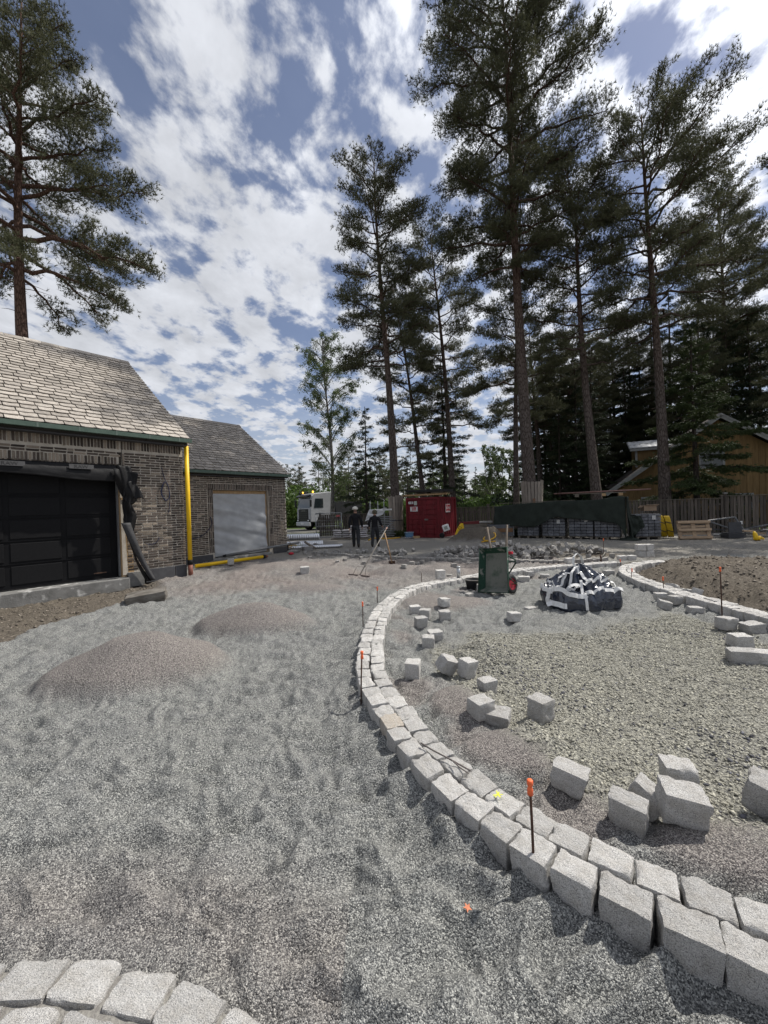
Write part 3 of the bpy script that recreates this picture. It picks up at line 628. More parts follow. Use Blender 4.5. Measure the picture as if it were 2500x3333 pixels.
RUST = mat('rusty_iron', (.10, .052, .035), .85, (.045, .028, .022), 60, 5, .3, 90)
ORANGE = mat('orange_plastic', (.85, .17, .06), .5, (.72, .12, .045), 20, 3)
def stakes():
    S = [((1740, 2850), (1725, 2545), 1, 'rusty marker stake with orange cap at the outer face of the near kerb'),
         ((1173.5, 2287), (1178, 2123), 1, 'rusty stake with orange cap casting a shadow where the kerb bends'),
         ((1182, 2037), (1180, 1961), 1, 'orange capped stake beside the shaded outer bend of the kerb'), ((1228, 1964), (1228, 1912), 1, 'orange capped stake at the edge of the tree shade'),
         ((1372, 1894), (1372, 1863), 0, 'bare short stake behind the kerb and its stone'), ((1562, 1863), (1560, 1830), 0, 'bare thin stake between wheelbarrow and steel post'), ((1965, 1812), (1964, 1754), 1, 'tall thin stake beyond the heap of setts'),
         ((2053, 1896), (2057, 1852), 1, 'orange capped stake where the soil side kerb curls'), ((2161, 1940), (2158, 1879), 1, 'orange capped stake by the three setts at the soil side kerb'), ((2351, 2001), (2344, 1848), 1, 'tallest orange capped stake at the soil side kerb'), ((2020, 1848), (2019, 1822), 1, 'short orange capped stake against the far inner kerb')]
    for (b, t, cap, lb) in S:
        p = on(*b); q = atY(t[0], t[1], p.y); h = q.z - p.z; lean = q.x - p.x
        e = empty('marker_stake', p, 0, lb, 'stake', 'marker stakes along the kerbs')
        MB().tube([(0, 0, -.12), (lean * .5, 0, h * .5), (lean, 0, h - .01)], .0062 if h < .6 else .008, 8).build('bar', RUST, e, True)
        if cap:
            c = MB().lathe([(.0065, -.045), (.013, -.043), (.0125, -.02), (.0095, -.012), (.0095, -.004), (.0135, 0), (.0135, .018), (.010, .022)], (lean, 0, h - .012), 12); c.build('cap', ORANGE, e, True)
    # bent bar lying on the kerb
    def T(x, y, z): p = at(1100 + x * .844, 2300 + y * .844, z); return p
    e = empty('bent_bar', T(320, 140, .17), 0, 'bent rusty bar with hook lying on top of the kerb setts', 'bar')
    pts = [T(320, 140, .185), T(360, 165, .183), T(440, 207, .182), T(511, 247, .182)]; o0 = e.location
    MB().tube([p - o0 for p in pts], .005, 6).build('bar', mat('grey_iron', (.17, .15, .14), .7, (.10, .085, .08), 40), e, True)
    pts = [T(440, 207, .19), T(470, 235, .2), T(505, 258, .182)]
    MB().tube([p - o0 for p in pts], .004, 6).build('hook', MT['grey_iron'], e, True)
    lf = on(1522, 2971); m = MB(); pol = [(0, .018), (.006, .006), (.02, .008), (.01, -.003), (.014, -.016), (0, -.008), (-.014, -.015), (-.009, -.002), (-.02, .007), (-.006, .006)]
    m.prism(pol, .0015, 'Z'); o = m.build('dry_leaf', mat('dry_leaf', (.55, .2, .1), .7, (.4, .13, .07), 60), None); o.location = (lf.x, lf.y, lf.z + .012); o.rotation_euler = (.3, .2, .6); tag(o, 'small dry orange leaf lying on the grey gravel', 'leaf')
    # steel post beside the kerb
    p = at(1493, 1880, .16); e = empty('steel_post', (p.x, p.y, .165), 0, 'short galvanised steel post standing on the kerb', 'post')
    MB().lathe([(.04, 0), (.04, .20)], n=18).build('tube', mat('galvanised', (.55, .56, .57), .38, (.40, .41, .42), 14, 4, metal=.85), e, True)
    MB().lathe([(.042, .20), (.042, .235), (.036, .242)], n=18).build('cap', MT['galvanised'], e, True)
stakes()
# ------------------------------------------------------------------ brick garage and its lower neighbour
MORTAR = mat('mortar', (.50, .455, .39), .95, (.38, .34, .285), 5, 6, .3, 70)
BRICK = mat('brick', (.130, .102, .082), .9, (.055, .046, .041), 7, 5, .5, 55, rand=.6)
BRICK_PALE = mat('pale_brick', (.30, .25, .195), .9, (.17, .14, .115), 9, 5, .5, 55, rand=.4)
TILE = mat('roof_tile', (.42, .385, .34), .95, (.30, .27, .24), 5, 5, .5, 40, rand=.22, spec=.05)
GREEN = mat('green_metal', (.085, .125, .10), .5, (.065, .10, .08), 6, 3)
PLINTH = mat('plinth_board', (.075, .075, .08), .8, (.058, .058, .062), 9, 4, .1, 60)
CONC = mat('concrete', (.33, .325, .31), .9, (.22, .215, .205), 7, 6, .4, 40, wear=((.55, .54, .52), 5, .56))
BLACK = mat('black_lacquer', (.008, .008, .009), .6, (.006, .006, .007), 4, 3, spec=.12)
WOOD = mat('fresh_timber', (.44, .30, .16), .8, (.30, .195, .10), 5, 5, .2, 30, stretch=(6, 6, .6))
WOODX = mat('weathered_plank', (.21, .185, .15), .9, (.12, .105, .085), 5, 5, .3, 30, stretch=(.6, 6, 6), rand=.2)
MEMB = mat('black_membrane', (.012, .012, .013), .6, (.009, .009, .010), 6, 4, .2, 30, spec=.2)
MEMBG = mat('grey_membrane_back', (.05, .05, .053), .7, (.04, .04, .042), 6, 4, .2, 30)
YEL = mat('yellow_pipe', (.78, .50, .015), .42, (.70, .43, .012), 5, 3)
DKBR = mat('red_brown_pipe', (.20, .075, .05), .6, (.16, .06, .042), 8)
CABLE = mat('dark_blue_cable', (.02, .025, .06), .5)
GREYP = mat('grey_conduit', (.17, .175, .18), .5, (.13, .133, .137), 8)

def unit_piece(name, m, bev, seed, jit):
    g = random.Random(seed); b = MB(); b.box((0, 0, 0), (1, 1, 1))
    bm = bmesh.new(); me = b.mesh(name, m); bm.from_mesh(me)
    for v in bm.verts: v.co += Vector((g.uniform(-jit, jit), 0, g.uniform(-jit, jit)))
    bmesh.ops.bevel(bm, geom=bm.edges[:], offset=bev, segments=1, affect='EDGES'); bm.to_mesh(me); bm.free(); return me
BRICKS = [unit_piece('brick', BRICK, .05, i, .05) for i in range(6)]
BRICKSP = [unit_piece('brick', BRICK_PALE, .05, 20 + i, .05) for i in range(3)]
def tile_mesh(seed):
    """slate-like tile: unit width (x) by unit length (y, up the slope), z thickness, chipped lower edge"""
    g = random.Random(seed); n = 5; vs = []; fs = []
    for k in (0, 1):
        for j in range(3):
            for i in range(n):
                x = -.5 + i / (n - 1); y = (0, .5, 1.0)[j]; z = k
                if j == 0: y += g.uniform(-.02, .03) + (.08 if i in (0, n - 1) else 0)
                vs.append((x * (1 - .012 * g.random()), y, z + (g.uniform(-.2, .2) if k else 0)))
    w = n
    for k in (0, 1):
        for j in range(2):
            for i in range(n - 1):
                q = (k * 3 * w + j * w + i, k * 3 * w + j * w + i + 1, k * 3 * w + (j + 1) * w + i + 1, k * 3 * w + (j + 1) * w + i)
                fs.append(q if k else tuple(reversed(q)))
    b = 3 * w
    for i in range(n - 1): fs.append((i, i + 1, b + i + 1, b + i)); fs.append((2 * w + i + 1, 2 * w + i, b + 2 * w + i, b + 2 * w + i + 1))
    for j in range(2):
        fs.append(((j + 1) * w, j * w, b + j * w, b + (j + 1) * w)); e = n - 1; fs.append((j * w + e, (j + 1) * w + e, b + (j + 1) * w + e, b + j * w + e))
    me = bpy.data.meshes.new('roof_tile'); me.from_pydata(vs, [], fs); me.materials.append(TILE); me.update(); return me
TILES = [tile_mesh(i) for i in range(6)]

def place_pieces(root, name, items, limit, stuff_name):
    """items: (mesh, matrix in the root's space); the ones nearest the viewpoint are objects of their own, the rest one mesh"""
    mw = Matrix.Translation(root.location) @ root.rotation_euler.to_matrix().to_4x4(); c = Vector((0, 0, CAM_H))
    def key(it):
        p = mw @ it[1].translation; v = p - c; u = v.dot(cR) / max(.1, v.dot(cF)); out = 0 if (v.dot(cF) > .3 and -1.02 < u < 1.02) else 100
        return v.length + out
    items = sorted(items, key=key)
    for me, m in items[:limit]:
        o = link(name, me, root); o.matrix_local = m
    rest = items[limit:]
    if rest:
        bm = bmesh.new()
        for me, m in rest:
            n0 = len(bm.verts); bm.from_mesh(me); bm.verts.ensure_lookup_table()
            for v in bm.verts[n0:]: v.co = m @ v.co
        me = bpy.data.meshes.new(stuff_name); bm.to_mesh(me); bm.free(); me.materials.append(rest[0][0].materials[0])
        tag(link(stuff_name, me, root), kind='stuff')

def roof(root, x0, x1, ye, ze, yr, zr, row, tw, yb):
    sl = Vector((0, yr - ye, zr - ze)); ln = sl.length; ang = math.atan2(sl.z, sl.y); rm = Matrix.Rotation(ang, 4, 'X')
    deck = MB(); nrm = Vector((0, -math.sin(ang), math.cos(ang)))
    a, b = Vector((0, ye, ze)), Vector((0, yr, zr))
    deck.prism([(ye + .04, ze - .03), (yr, zr - .04), (yb, ze - .03), (yb - .1, ze - .16), (yr, zr - .22), (ye + .06, ze - .14)], x1 - x0 - .08, 'X', x0 + .04)
    rf = deck.build('roof_deck', mat('roof_underlay', (.05, .045, .04), .9), root)
    it = []; n = int(ln / row)
    for r in range(n + 1):
        s = r * row - .04; x = x0 - (tw * .5 if r % 2 else 0) + rnd.uniform(-.03, .03)
        while x < x1 - .06:
            w = tw * rnd.uniform(.9, 1.12); xl = max(x, x0); xr = min(x + w, x1)
            if x1 - xr < .1: xr = x1
            L_ = min(row * 1.45, ln - s + .02)
            if xr - xl > .07 and L_ > .06:
                p = Vector(((xl + xr) / 2, ye + sl.y / ln * s, ze + sl.z / ln * s)) + nrm * (.012 + rnd.uniform(0, .006))
                m = Matrix.Translation(p) @ rm @ Matrix.Rotation(-.13 + rnd.uniform(-.012, .012), 4, 'X') @ Matrix.Rotation(rnd.uniform(-.012, .012), 4, 'Z') @ Matrix.Diagonal((xr - xl - .018, L_, .018, 1)) 
                m = Matrix.Translation(nrm * .042) @ m
                it.append((TILES[rnd.randrange(6)], m))
            x = xr if xr == x1 else x + w
    place_pieces(root, 'roof_tile', it, 290, 'roof_tiles')
    # ridge and verge stones
    rid = []; x = x0
    while x < x1 - .05:
        w = min(.42, x1 - x)
        o = MB(); o.prism([(-.17, -.10), (0, .03), (.17, -.10), (.15, -.135), (0, -.01), (-.15, -.135)], w - .012, 'X', 0)
        oo = o.build('ridge_tile', TILE, root); oo.location = (x, yr, zr + .075 + rnd.uniform(-.006, .006)); x += w
    # back slope, seen only from elsewhere
    bk = MB(); bk.quad((x0, yr, zr + .03), (x1, yr, zr + .03), (x1, yb, ze + .03), (x0, yb, ze + .03)); solidify(bk.build('back_roof', TILE, root), .03)
    g = MB(); g.box(((x0 + x1) / 2, ye - .035, ze - .085), (x1 - x0 + .06, .12, .012)); g.box(((x0 + x1) / 2, ye - .092, ze - .04), (x1 - x0 + .06, .008, .10)); g.box((x1 + .03, ye - .035, ze - .04), (.008, .12, .10)); g.box(((x0 + x1) / 2, ye + .028, ze - .05), (x1 - x0 + .06, .008, .08))
    gu = g.build('gutter', GREEN, root)
    xx = x1 - .3
    while xx > x0:
        MB().box((xx, ye - .098, ze - .04), (.035, .004, .104)).build('gutter_bracket', mat('green_metal_light', (.13, .17, .145), .5), gu); xx -= .72
    MB().box(((x0 + x1) / 2, ye + .17, ze - .165), (x1 - x0 - .1, .30, .02)).build('soffit', PLINTH, root)

def brick_run(it, x0, x1, z0, z1, y=0.0, bl=.215, bh=.046, course=.067, jt=.022, pale=.25):
    z = z0; k = 0
    while z + bh <= z1 + .01:
        x = x0 - ((bl + jt) * .5 if k % 2 else 0)
        while x < x1 - .03:
            l = bl * rnd.choice((1, 1, 1, 1, 1, 1, .48)); a, b = max(x, x0), min(x + l, x1)
            if b - a > .04:
                pr = rnd.uniform(-.003, .004)
                it.append(((BRICKSP if rnd.random() < pale else BRICKS)[rnd.randrange(3)], Matrix.Translation(((a + b) / 2, y + .012 - pr, z + bh / 2 + rnd.uniform(-.003, .003))) @ Matrix.Rotation(rnd.uniform(-.008, .008), 4, 'Y') @ Matrix.Diagonal((b - a, .045, bh, 1))))
            x += l + jt
        z += course; k += 1
def soldier(it, x0, x1, z0, h, y=0.0, pale=.3, w=.046, st=.0655):
    x = x0
    while x + w <= x1:
        it.append(((BRICKSP if rnd.random() < pale else BRICKS)[rnd.randrange(3)], Matrix.Translation((x + w / 2, y + .010 - rnd.uniform(-.003, .004), z0 + h / 2)) @ Matrix.Diagonal((w, .045, h * rnd.uniform(.96, 1.02), 1))))
        x += st

def cable(root_loc, pts, r, name, label, m=CABLE):
    b = MB(); P = catmull([tuple(p) for p in pts], 0); P = [p for i, p in enumerate(P) if i % 3 == 0 or i == len(P) - 1]
    o = b.tube(P, r, 6).build(name, m, None, True); tag(o, label, 'cable'); return o

def garage():
    rz = math.pi / 2 - TH
    g = empty('brick_garage', H0, rz, 'brick garage with black sectional door and stone tile roof', 'building')
    X0 = -9.0
    w = MB()  # mortar-faced walls: pier, lintel, gable end, back
    w.box((-.76, .151, 2.0), (1.52, .30, 3.55)); w.box(((X0 - 1.521) / 2, .151, 3.40), (-X0 - 1.521, .30, .75)); w.box((-7.75, .151, 1.4), (2.5, .30, 3.2))
    w.prism([(.32, .0), (9.2, .0), (9.2, 3.7), (4.62, 6.98), (.32, 3.85)], .3, 'X', -.3); w.box((X0 / 2, 9.1, 1.9), (-X0, .3, 3.8)); w.prism([(.32, 0), (9.0, 0), (9.0, 3.7), (4.62, 6.98), (.32, 3.85)], .3, 'X', X0)
    w.build('wall', MORTAR, g)
    it = []
    brick_run(it, -1.40, 0, .33, 3.34)
    soldier(it, -1.47, 0, 3.40, .24); soldier(it, -4.9, -1.50, 3.40, .24)
    brick_run(it, -4.9, -1.47, 3.215, 3.37, bl=.215); soldier(it, -4.9, -1.55, 2.98, .215, pale=.55)
    soldier(it, -1.52, -1.405, 3.0, .30, pale=.6); 
    x = -1.50
    place_pieces(g, 'brick', it, 300, 'bricks')
    # gable end: running bond past the corner, seen from the side only
    for (a, b_) in ((-1.02, -.30), (-.29, .012)):
        MB().box(((a + b_) / 2, -.02, .13), (b_ - a - .006, .035, .34), bev=.004).build('plinth_panel', PLINTH, g)
    sl = MB(); sl.box((-4.2, .03, .03), (5.5, .62, .30), bev=.012); sl.box((-1.25, -.0, .10), (.35, .2, .36)); s_ = sl.build('concrete_sill', mat('slab_concrete', (.20, .197, .19), .9, (.13, .128, .122), 5, 6, .4, 40, wear=((.42, .415, .40), 3.5, .58)), g)
    # door
    d = MB(); d.box((-4.1, .22, 1.62), (5.06, .03, 2.84)); dd = d.build('garage_door', BLACK, g)
    rows = [.24, .74, 1.24, 1.74, 2.24, 2.74]; cols = [-1.66, -2.62, -3.58, -4.54, -5.5, -6.46]
    pm = {}
    for r in range(5):
        for c in range(5):
            MB().box(((cols[c] + cols[c + 1]) / 2, .199, (rows[r] + rows[r + 1]) / 2), (.86, .016, .40), bev=.006).build('panel', mat('black_panel', (.011, .011, .012), .65, (.009, .009, .010), 30, 3, .15, 120, spec=.12), dd)
    for r in range(1, 5): MB().box((-4.06, .198, rows[r]), (4.86, .02, .012)).build('section_joint', BLACK, dd)
    MB().box((-1.95, .187, .335), (.26, .004, .022)).build('maker_plate', mat('dull_bronze', (.13, .075, .05), .5), dd)
    MB().box((-4.06, .19, .19), (4.9, .05, .03)).build('bottom_seal', mat('rubber', (.01, .01, .01), .7), dd)
    # timber studs at the jamb
    j = MB(); j.box((-1.49, .10, 1.52), (.10, .16, 2.75), bev=.004); j.build('jamb_post', WOOD, g); MB().box((-1.375, .02, 1.30), (.13, .045, 2.3), rot=(0, -.035, 0), bev=.003).build('jamb_board', WOOD, g)
    MB().box((-1.425, -.02, 2.15), (.20, .02, .05), rot=(0, .06, 0)).build('cleat', WOOD, g)
    MB().box((-1.56, .12, 1.55), (.03, .1, 2.7)).build('door_track', GREYP, g)
    roof(g, X0, .10, -.27, 3.78, 4.62, 7.2, .215, .30, 9.5)
    MW = Matrix.Translation(H0) @ Matrix.Rotation(rz, 4, 'Z')
    # membrane: strip over the door with a torn end hanging to the ground
    t = empty('wall_membrane', MW @ Vector((-1.5, -.1, 0)), rz, 'torn black building membrane printed RAW over the garage door', 'membrane')
    def strip(u, v):
        x = -5.2 + u * 5.28; sag = .05 * noise2(np.array(x * 1.3), np.array(2.0)); lift = .28 * v
        z = 2.99 - v * (.20 + .22 * sstep(.35, .95, u) + .04 * float(noise2(np.array(x * 1.1), np.array(v * 2)))); y = .03 - .10 * math.sin(min(1, v * 1.2) * 1.9) - .012 * float(noise2(np.array(x * 5), np.array(v * 4)))
        return (x, y, z)
    solidify(MB().grid(70, 12, strip).build('membrane_strip', MEMB, t, True), .004)
    def hang(u, v):
        # twisted tail: v runs down, u across, soft vertical folds
        z = 2.97 - v * 2.95; wd = np.interp(v, [0, .1, .2, .32, .45, .6, .75, 1], [.30, .36, .30, .22, .26, .13, .11, .05]); cx = np.interp(v, [0, .12, .2, .32, .42, .5, .6, .8, 1], [.0, .10, .13, .08, .14, .10, .08, .23, .50])
        f = math.sin(u * 9 + v * 5) * .035 + math.sin(u * 4 - v * 9 + 1) * .03; return (cx + (u - .5) * wd + .03 * math.sin(v * 11 + u * 2), -.08 - .03 * math.sin(u * math.pi) - f - .02 * v, max(.02, z))
    solidify(MB().grid(20, 60, hang).build('hanging_tail', MEMB, t, True), .004)
    def flap(u, v):
        x = -.20 + u * (.50 - .1 * v) + .10 * v * v; z = 2.90 - v * (.55 + .28 * math.sin(u * 2.6)) - .10 * u
        return (x, -.11 - .05 * math.sin(u * 7 + v * 4) - .03 * math.sin(v * 8 - u * 5) - .06 * u * (1 - v), z)
    solidify(MB().grid(24, 22, flap).build('folded_flap', MEMB, t, True), .004)
    def flap2(u, v):
        x = .05 + u * .22 + .18 * v; z = 2.55 - v * .42 - .05 * u; return (x, -.17 - .035 * math.sin(u * 6 + v * 5) - .05 * v, z + .06 * math.sin(u * 3))
    solidify(MB().grid(12, 12, flap2).build('torn_corner', MEMB, t, True), .004)
    def tail2(u, v):
        x = -.0 + .56 * v ** 1.2 + (u - .5) * .20 * (1 - .45 * v); z = 1.55 - v * 1.5; return (x, -.20 - .05 * math.sin(u * 3) - .03 * math.sin(v * 7), max(.02, z))
    solidify(MB().grid(8, 24, tail2).build('grey_back_strip', MEMBG, t, True), .004)
    for k, x in enumerate((-.82, -2.02, -3.05)):
        pz = 2.90; q = MB(); q.prism([(-.22, -.055), (.20, -.055), (.24, -.03), (.24, .055), (-.22, .055)], .003, 'Y', 0); lb = q.build('printed_label', MEMBG, t); lb.location = (x, -.083, pz); lb.rotation_euler = (R_(-16), 0, 0)
        text_part('RAW', .115, mat('label_ink', (.008, .008, .009), .7), lb, (0, -.003, -.04))
    # yellow drain pipe standing at the corner
    pb = on(620, 1880); p0 = MW @ Vector((.065, -.13, 0)); pp = empty('drain_pipe', (p0.x, p0.y, 0), rz, 'tall yellow drain pipe upright at the garage corner with red brown foot', 'pipe')
    MB().lathe([(.058, .42), (.058, 3.63)], n=20).build('yellow_tube', YEL, pp, True); MB().lathe([(.066, .30), (.066, .43), (.06, .435)], n=20).build('rubber_sleeve', mat('rubber', (.01, .01, .01), .7), pp, True); MB().lathe([(.062, -.1), (.062, .30)], n=20).build('foot', DKBR, pp, True)
    def W(x, y, z): return MW @ Vector((x, y, z))
    L_ = [W(-.55, -.03, 3.0), W(-.5, -.05, 2.72), W(-.42, -.06, 2.5), W(-.38, -.06, 2.25), W(-.48, -.07, 2.12), W(-.60, -.06, 2.3), W(-.52, -.06, 2.6), W(-.42, -.07, 2.5), W(-.40, -.06, 2.2), W(-.5, -.07, 2.1), W(-.58, -.05, 2.35), W(-.47, -.07, 2.62), W(-.38, -.05, 2.3), W(-.40, -.05, 1.9), W(-.45, -.04, 1.72)]
    cable(None, L_, .009, 'cable_coil', 'dark blue cable coiled on the brick pier beside the yellow pipe')
    cable(None, [W(-1.0, -.02, .98), W(-.9, -.05, .95), W(-.75, -.05, .99), W(-.66, -.02, 1.12)], .008, 'cable_end', 'short loose dark cable end sticking from the brick pier')
    cable(None, [W(-1.46, -.03, 3.62), W(-1.465, -.03, 3.2), W(-1.46, -.05, 2.9)], .006, 'hanging_cable', 'thin black cable hanging beside the soldier bricks', mat('rubber', (.01, .01, .01), .7))
    # concrete lump in the trench
    p = on(455, 1960); m_ = sett_mesh(404, 5); m_.materials[0] = mat('dirty_concrete', (.20, .185, .165), .95, (.09, .08, .068), 2.2, 6, .6, 9); o = link('concrete_lump', m_, None, (p.x, p.y + .25, p.z + .06), (.06, -.1, .5), (.72, .5, .22)); tag(o, 'rough broken concrete lump half buried beside the garage trench', 'rubble')
    return g

def text_part(s, size, m, parent, loc, rot=(math.pi / 2, 0, 0), shear=0.0, depth=.001, name='lettering'):
    cu = bpy.data.curves.new('text', 'FONT'); cu.body = s; cu.size = size; cu.extrude = depth; cu.align_x = 'CENTER'; cu.shear = shear; cu.resolution_u = 3
    to = bpy.data.objects.new('text', cu); COL.objects.link(to); dg = bpy.context.evaluated_depsgraph_get(); dg.update()
    me = bpy.data.meshes.new_from_object(to.evaluated_get(dg)); bpy.data.objects.remove(to); bpy.data.curves.remove(cu)
    me.materials.clear(); me.materials.append(m); o = link(name, me, parent, loc, rot); return o

def annex():
    rz = math.pi / 2 - TH; C2 = H0 + HD * 5.08 - HN * 2.45
    g = empty('brick_annex', C2, rz, 'lower brick annex with a sheeted doorway behind the yellow pipe', 'building')
    w = MB(); w.box((-4.09, .151, 1.6), (1.98, .30, 3.2)); w.box((-.42, .151, 1.6), (.84, .30, 3.2)); w.box((-1.97, .151, 2.89), (2.262, .30, .63)); w.prism([(.32, 0), (7.4, 0), (7.4, 3.15), (3.75, 5.7), (.32, 3.2)], .3, 'X', -.3); w.box((-2.54, 7.3, 1.6), (5.0, .3, 3.2)); w.build('wall', MORTAR, g)
    it = []
    brick_run(it, -5.08, -3.32, .27, 3.10); brick_run(it, -.62, 0, .27, 3.10); brick_run(it, -3.32, -.62, 2.83, 3.10); soldier(it, -3.32, -.62, 2.585, .215, pale=.35)
    z = .3
    while z < 2.5:   # stack-bonded upright bricks along both jambs
        for xx in (-3.29, -3.225, -3.16, -.82, -.755, -.69): it.append((BRICKSP[rnd.randrange(3)], Matrix.Translation((xx + .025, .012, z + .12)) @ Matrix.Diagonal((.046, .045, .24, 1))))
        z += .258
    place_pieces(g, 'brick', it, 300, 'bricks')
    MB().box((-4.11, -.02, .10), (1.86, .035, .28), bev=.004).build('plinth_panel', PLINTH, g); MB().box((-.34, -.02, .10), (.66, .035, .28), bev=.004).build('plinth_panel', PLINTH, g); MB().box((.02, .1, .1), (.04, .28, .34)).build('plinth_corner', MEMB, g)
    MB().box((-1.97, .12, .02), (2.4, .3, .14)).build('threshold', CONC, g)
    f = MB(); f.box((-.90, .16, 1.3), (.07, .12, 2.46)); f.box((-1.97, .16, 2.50), (2.2, .12, .12)); f.box((-3.06, .16, 1.3), (.05, .12, 2.46)); f.build('door_frame', WOOD, g)
    def sh(u, v):
        x = -3.09 + u * 2.16; z = .12 + v * 2.32; dd = .014 * float(noise2(np.array(u * 2.2), np.array(v * 11.0 + u * 3))) + .02 * float(noise2(np.array(u * 3.1 + 4), np.array(v * 3.0))) + .010 * math.sin(v * 26 + u * 5 + 2 * float(noise2(np.array(u * 2.), np.array(v * 2.)))) * (1 - v) ** .7
        return (x, .07 - 2.6 * dd - (.03 * (1 - v) ** 3), z)
    sm = mat('white_sheeting', (.40, .41, .42), .45, (.33, .34, .35), 3, 4)
    solidify(MB().grid(50, 60, sh).build('plastic_sheet', sm, g, True), .003)
    roof(g, -5.06, .10, -.2, 3.24, 3.75, 5.9, .21, .30, 7.7)
    MW = Matrix.Translation(C2) @ Matrix.Rotation(rz, 4, 'Z')
    def W(x, y, z): return MW @ Vector((x, y, z))
    cable(None, [W(-4.62, -.06, 1.55), W(-4.5, -.1, 1.35), W(-4.2, -.12, .95), W(-3.8, -.12, .88), W(-3.45, -.12, 1.05), W(-3.22, -.1, 1.35), W(-3.25, -.06, 1.6)], .014, 'hanging_hose', 'dark hose hanging in a loop between pipe and annex doorway')
    cable(None, [W(-4.3, -.08, 1.05), W(-4.25, -.1, .7), W(-4.5, -.1, .45)], .010, 'hanging_cable', 'thin cable drooping below the hose loop on the annex')
    cable(None, [W(-.45, -.05, 1.6), W(-.3, -.08, 1.2), W(-.08, -.15, .6), W(.15, -.3, .12)], .012, 'leaning_cord', 'pale cord running down the annex corner to the ground', mat('pale_cord', (.3, .27, .2), .7))
    # conduit and yellow pipe lying in front
    a, b = W(-2.75, -.13, .16), W(.5, -.16, .36); o = MB().tube([a, a.lerp(b, .5) + Vector((0, 0, .01)), b], .05, 14).build('grey_conduit', GREYP, None, True); tag(o, 'long grey conduit lying sloped across the annex threshold', 'pipe')
    e = MB(); e.tube([a + (a - b).normalized() * .02, a + (a - b).normalized() * .12], [.052, .03], 12).build('torn_end', MEMB, o, True)
    a, b = at(636, 1843, .09), at(858, 1812, .09); p = empty('lying_pipe', a, 0, 'yellow drain pipe lying on the ground before the annex', 'pipe'); dr = (b - a)
    MB().tube([(0, 0, 0), dr], .058, 16).build('yellow_tube', YEL, p, True); MB().tube([dr * .985, dr * 1.03], .066, 16).build('rubber_sleeve', mat('rubber', (.01, .01, .01), .7), p, True); MB().tube([dr * 1.03, dr * 1.07], [.062, .035], 16).build('spigot', DKBR, p, True)
    q = at(752, 1838, .02); o = link('granite_sett', SETTS[3], None, (q.x, q.y, .12), (0, 0, .2), (.2, .16, .2)); tag(o, 'granite sett propped against the lying yellow pipe', 'stone')
    return g
garage(); annex()
# ------------------------------------------------------------------ trees
def bark(name, low, high, hz):
    m = bpy.data.materials.new(name); m.use_nodes = True; MT[name] = m; nt = m.node_tree; N = nt.nodes; L = nt.links; bs = N['Principled BSDF']; bs.inputs['Roughness'].default_value = .95; bs.inputs['Specular IOR Level'].default_value = .1
    tc = N.new('ShaderNodeTexCoord'); mp = N.new('ShaderNodeMapping'); mp.inputs['Scale'].default_value = (9, 9, 2.2); L.new(tc.outputs['Object'], mp.inputs[0])
    v = N.new('ShaderNodeTexVoronoi'); v.feature = 'DISTANCE_TO_EDGE'; v.inputs['Scale'].default_value = 1.6; L.new(mp.outputs[0], v.inputs['Vector'])
    n = N.new('ShaderNodeTexNoise'); n.inputs['Scale'].default_value = 5; n.inputs['Detail'].default_value = 6; L.new(mp.outputs[0], n.inputs['Vector'])
    sp = N.new('ShaderNodeSeparateXYZ'); L.new(tc.outputs['Object'], sp.inputs[0]); mr = N.new('ShaderNodeMapRange'); mr.inputs[1].default_value = hz * .35; mr.inputs[2].default_value = hz * .75; L.new(sp.outputs[2], mr.inputs[0])
    mx = N.new('ShaderNodeMix'); mx.data_type = 'RGBA'; L.new(mr.outputs[0], mx.inputs[0]); mx.inputs[6].default_value = (*low, 1); mx.inputs[7].default_value = (*high, 1)
    r = N.new('ShaderNodeValToRGB'); r.color_ramp.elements[0].position = .0; r.color_ramp.elements[0].color = (.35, .33, .32, 1); r.color_ramp.elements[1].position = .22; r.color_ramp.elements[1].color = (1, 1, 1, 1); L.new(v.outputs['Distance'], r.inputs[0])
    m2 = N.new('ShaderNodeMix'); m2.data_type = 'RGBA'; m2.blend_type = 'MULTIPLY'; m2.inputs[0].default_value = 1; L.new(mx.outputs[2], m2.inputs[6]); L.new(r.outputs[0], m2.inputs[7])
    hs = N.new('ShaderNodeHueSaturation'); m3 = N.new('ShaderNodeMapRange'); m3.inputs[3].default_value = .6; m3.inputs[4].default_value = 1.4; L.new(n.outputs['Fac'], m3.inputs[0]); L.new(m3.outputs[0], hs.inputs['Value']); L.new(m2.outputs[2], hs.inputs['Color']); L.new(hs.outputs[0], bs.inputs['Base Color'])
    bp = N.new('ShaderNodeBump'); bp.inputs['Strength'].default_value = .9; bp.inputs['Distance'].default_value = .04; L.new(v.outputs['Distance'], bp.inputs['Height']); L.new(bp.outputs[0], bs.inputs['Normal']); return m
BARK = bark('pine_bark', (.125, .105, .094), (.12, .082, .064), 20)
BARK_RED = bark('red_pine_bark', (.14, .098, .082), (.135, .085, .065), 18)
BARK_DK = bark('spruce_bark', (.075, .062, .055), (.07, .055, .045), 20)
BARK_BIRCH = bark('birch_bark', (.22, .21, .19), (.30, .29, .27), 10)
